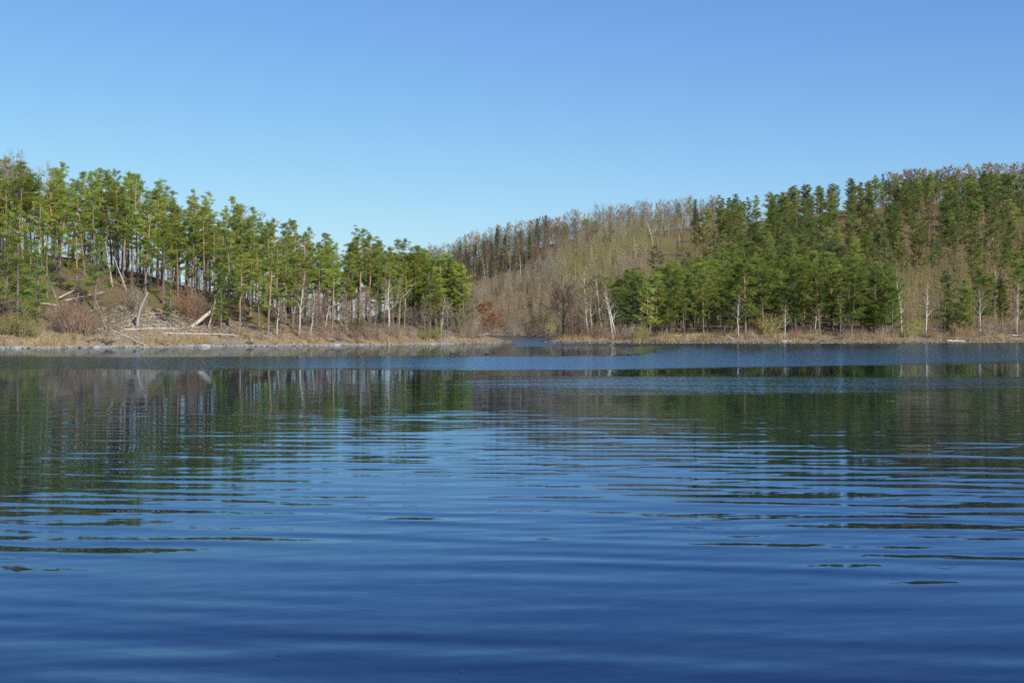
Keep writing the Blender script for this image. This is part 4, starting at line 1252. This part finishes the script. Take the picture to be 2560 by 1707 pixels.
def zone_right(px):
    for lim, t_ in [(1560, 'behind the leaning birches'), (1620, 'left of the pine snag'), (1680, 'right of the pine snag'), (1740, 'behind the long pale log'), (1800, 'left of the upright birch'), (1860, 'around the upright birch'),
                    (1920, 'behind the side-limbed birch'), (1990, 'behind the small shore birch'), (2060, 'around the birch among young pines'), (2130, 'by the crooked birch'), (2200, 'left of the curved-foot birch'),
                    (2270, 'around the curved-foot birch'), (2340, 'behind the forked birch'), (2420, 'above the whitish water-edge log'), (2500, 'right of the whitish log'), (9999, 'at the right edge')]:
        if px < lim: return t_
def zone_hill(px):
    for lim, t_ in [(1100, 'just right of the headland pines'), (1160, 'at the low left end of the far hill'), (1220, 'above the white birch pair'), (1280, 'above the yellowish hillside birch'), (1340, 'above the tallest hillside birch'), (1400, 'above the big dark spit tree'),
                    (1460, 'above the spit thicket'), (1520, 'above the tall spit birches'), (1580, 'above the first shore pines'), (1640, 'above the pine snag'), (1700, 'left of the bright ridge trunk'), (1800, 'by the bright ridge trunk'),
                    (2300, 'right of the dark skyline spruces'), (2400, 'midway along the brown right skyline'), (2490, 'on the right skyline near the edge'), (9999, 'at the right edge of the skyline')]:
        if px < lim: return t_
groups = {}
NARROW = {}
for r_ in RECS:
    if r_['label']: continue
    px, D, nm, sd_ = r_['px'], r_['D'], r_['name'], r_['side']
    left = sd_ and sd_.startswith('L') or (px < 1262 and D < 260)
    if nm == 'pine_tree':
        if left:
            C = float(np.interp(px, LX, LC)); S = float(np.interp(px, LX, LS)); f = (D - S) / (C - S)
            row = 'back ridge' if f > 1.12 else 'ridge' if f > .97 else 'upper slope' if f > .72 else 'middle slope' if f > .38 else 'low bank'
            z_ = zone_left(px); grp = 'pines on the left headland'
        else:
            row = 'shoreline' if D < 236 else 'second-row' if D < 243 else 'third-row' if D < 251 else 'lower slope' if D < 262 else 'inner slope' if D < 280 else 'upper slope'
            z_ = zone_right(px); grp = 'pines on the right bank'
    elif nm == 'bare_tree':
        if left: row, z_, grp = 'thin bank', zone_left(px), 'bare trees on the left headland'
        elif D < 300: row, z_, grp = 'brown shore', 'on the right spit', 'bare trees on the spit'
        elif sd_ == 'HR': row, z_, grp = 'brown skyline', zone_hill(px), 'bare trees on the far hill'
        else:
            row = 'skyline' if D > 536 else 'second-row hillside' if D > 514 else 'upper hillside' if D > 486 else 'middle hillside'
            z_, grp = zone_hill(px), 'bare trees on the far hill'
    elif nm == 'spruce_tree':
        row = 'hill' if D > 300 else 'shore'; z_, grp = (zone_hill(px) if px < 1700 and D > 300 else ('under the tall right pines' if D < 320 else 'on the right skyline')), 'dark spruces'
    elif nm == 'shrub':
        if left: row, z_, grp = 'left bank', zone_left(px), 'shrubs along the banks'
        elif D > 330: row, z_, grp = 'far inlet shore', 'behind the spit', 'shrubs along the banks'
        elif px < 1512: row, z_, grp = 'spit', ('left of the big dark tree' if px < 1408 else 'right of the big dark tree'), 'shrubs along the banks'
        else: row, z_, grp = 'right bank', zone_right(px), 'shrubs along the banks'
    else: continue
    r_['grp'] = grp
    groups.setdefault((nm, row, z_), []).append(r_)
for (nm, row, z_), L in groups.items():
    L.sort(key=lambda q: q['px'])
    noun = {'pine_tree': 'pines', 'bare_tree': 'bare trees', 'spruce_tree': 'spruces', 'shrub': 'bare shrubs'}[nm]
    one = {'pine_tree': 'pine', 'bare_tree': 'bare tree', 'spruce_tree': 'dark spruce', 'shrub': 'leafless shrub'}[nm]
    hm = sorted(q['h'] for q in L)
    for i, q in enumerate(L):
        adj = 'tall ' if len(L) > 1 and q['h'] == hm[-1] else 'short ' if len(L) > 1 and q['h'] == hm[0] else ''
        if len(L) == 1: q['o']['label'] = f'lone {row} {one} {z_}'
        else:
            lb = f'{row} {one} {z_}, {ORD[i]} from left'
            q['o']['label'] = adj + lb if len((adj + lb).replace('-', ' ').split()) <= 16 else lb
        q['o']['group'] = q['grp']
for r_ in RECS:
    if 'group' not in r_['o'] and r_['name'] == 'birch_tree': r_['o']['group'] = 'white birches on the banks and hillside'
import collections
print(collections.Counter(r_['name'] for r_ in RECS))
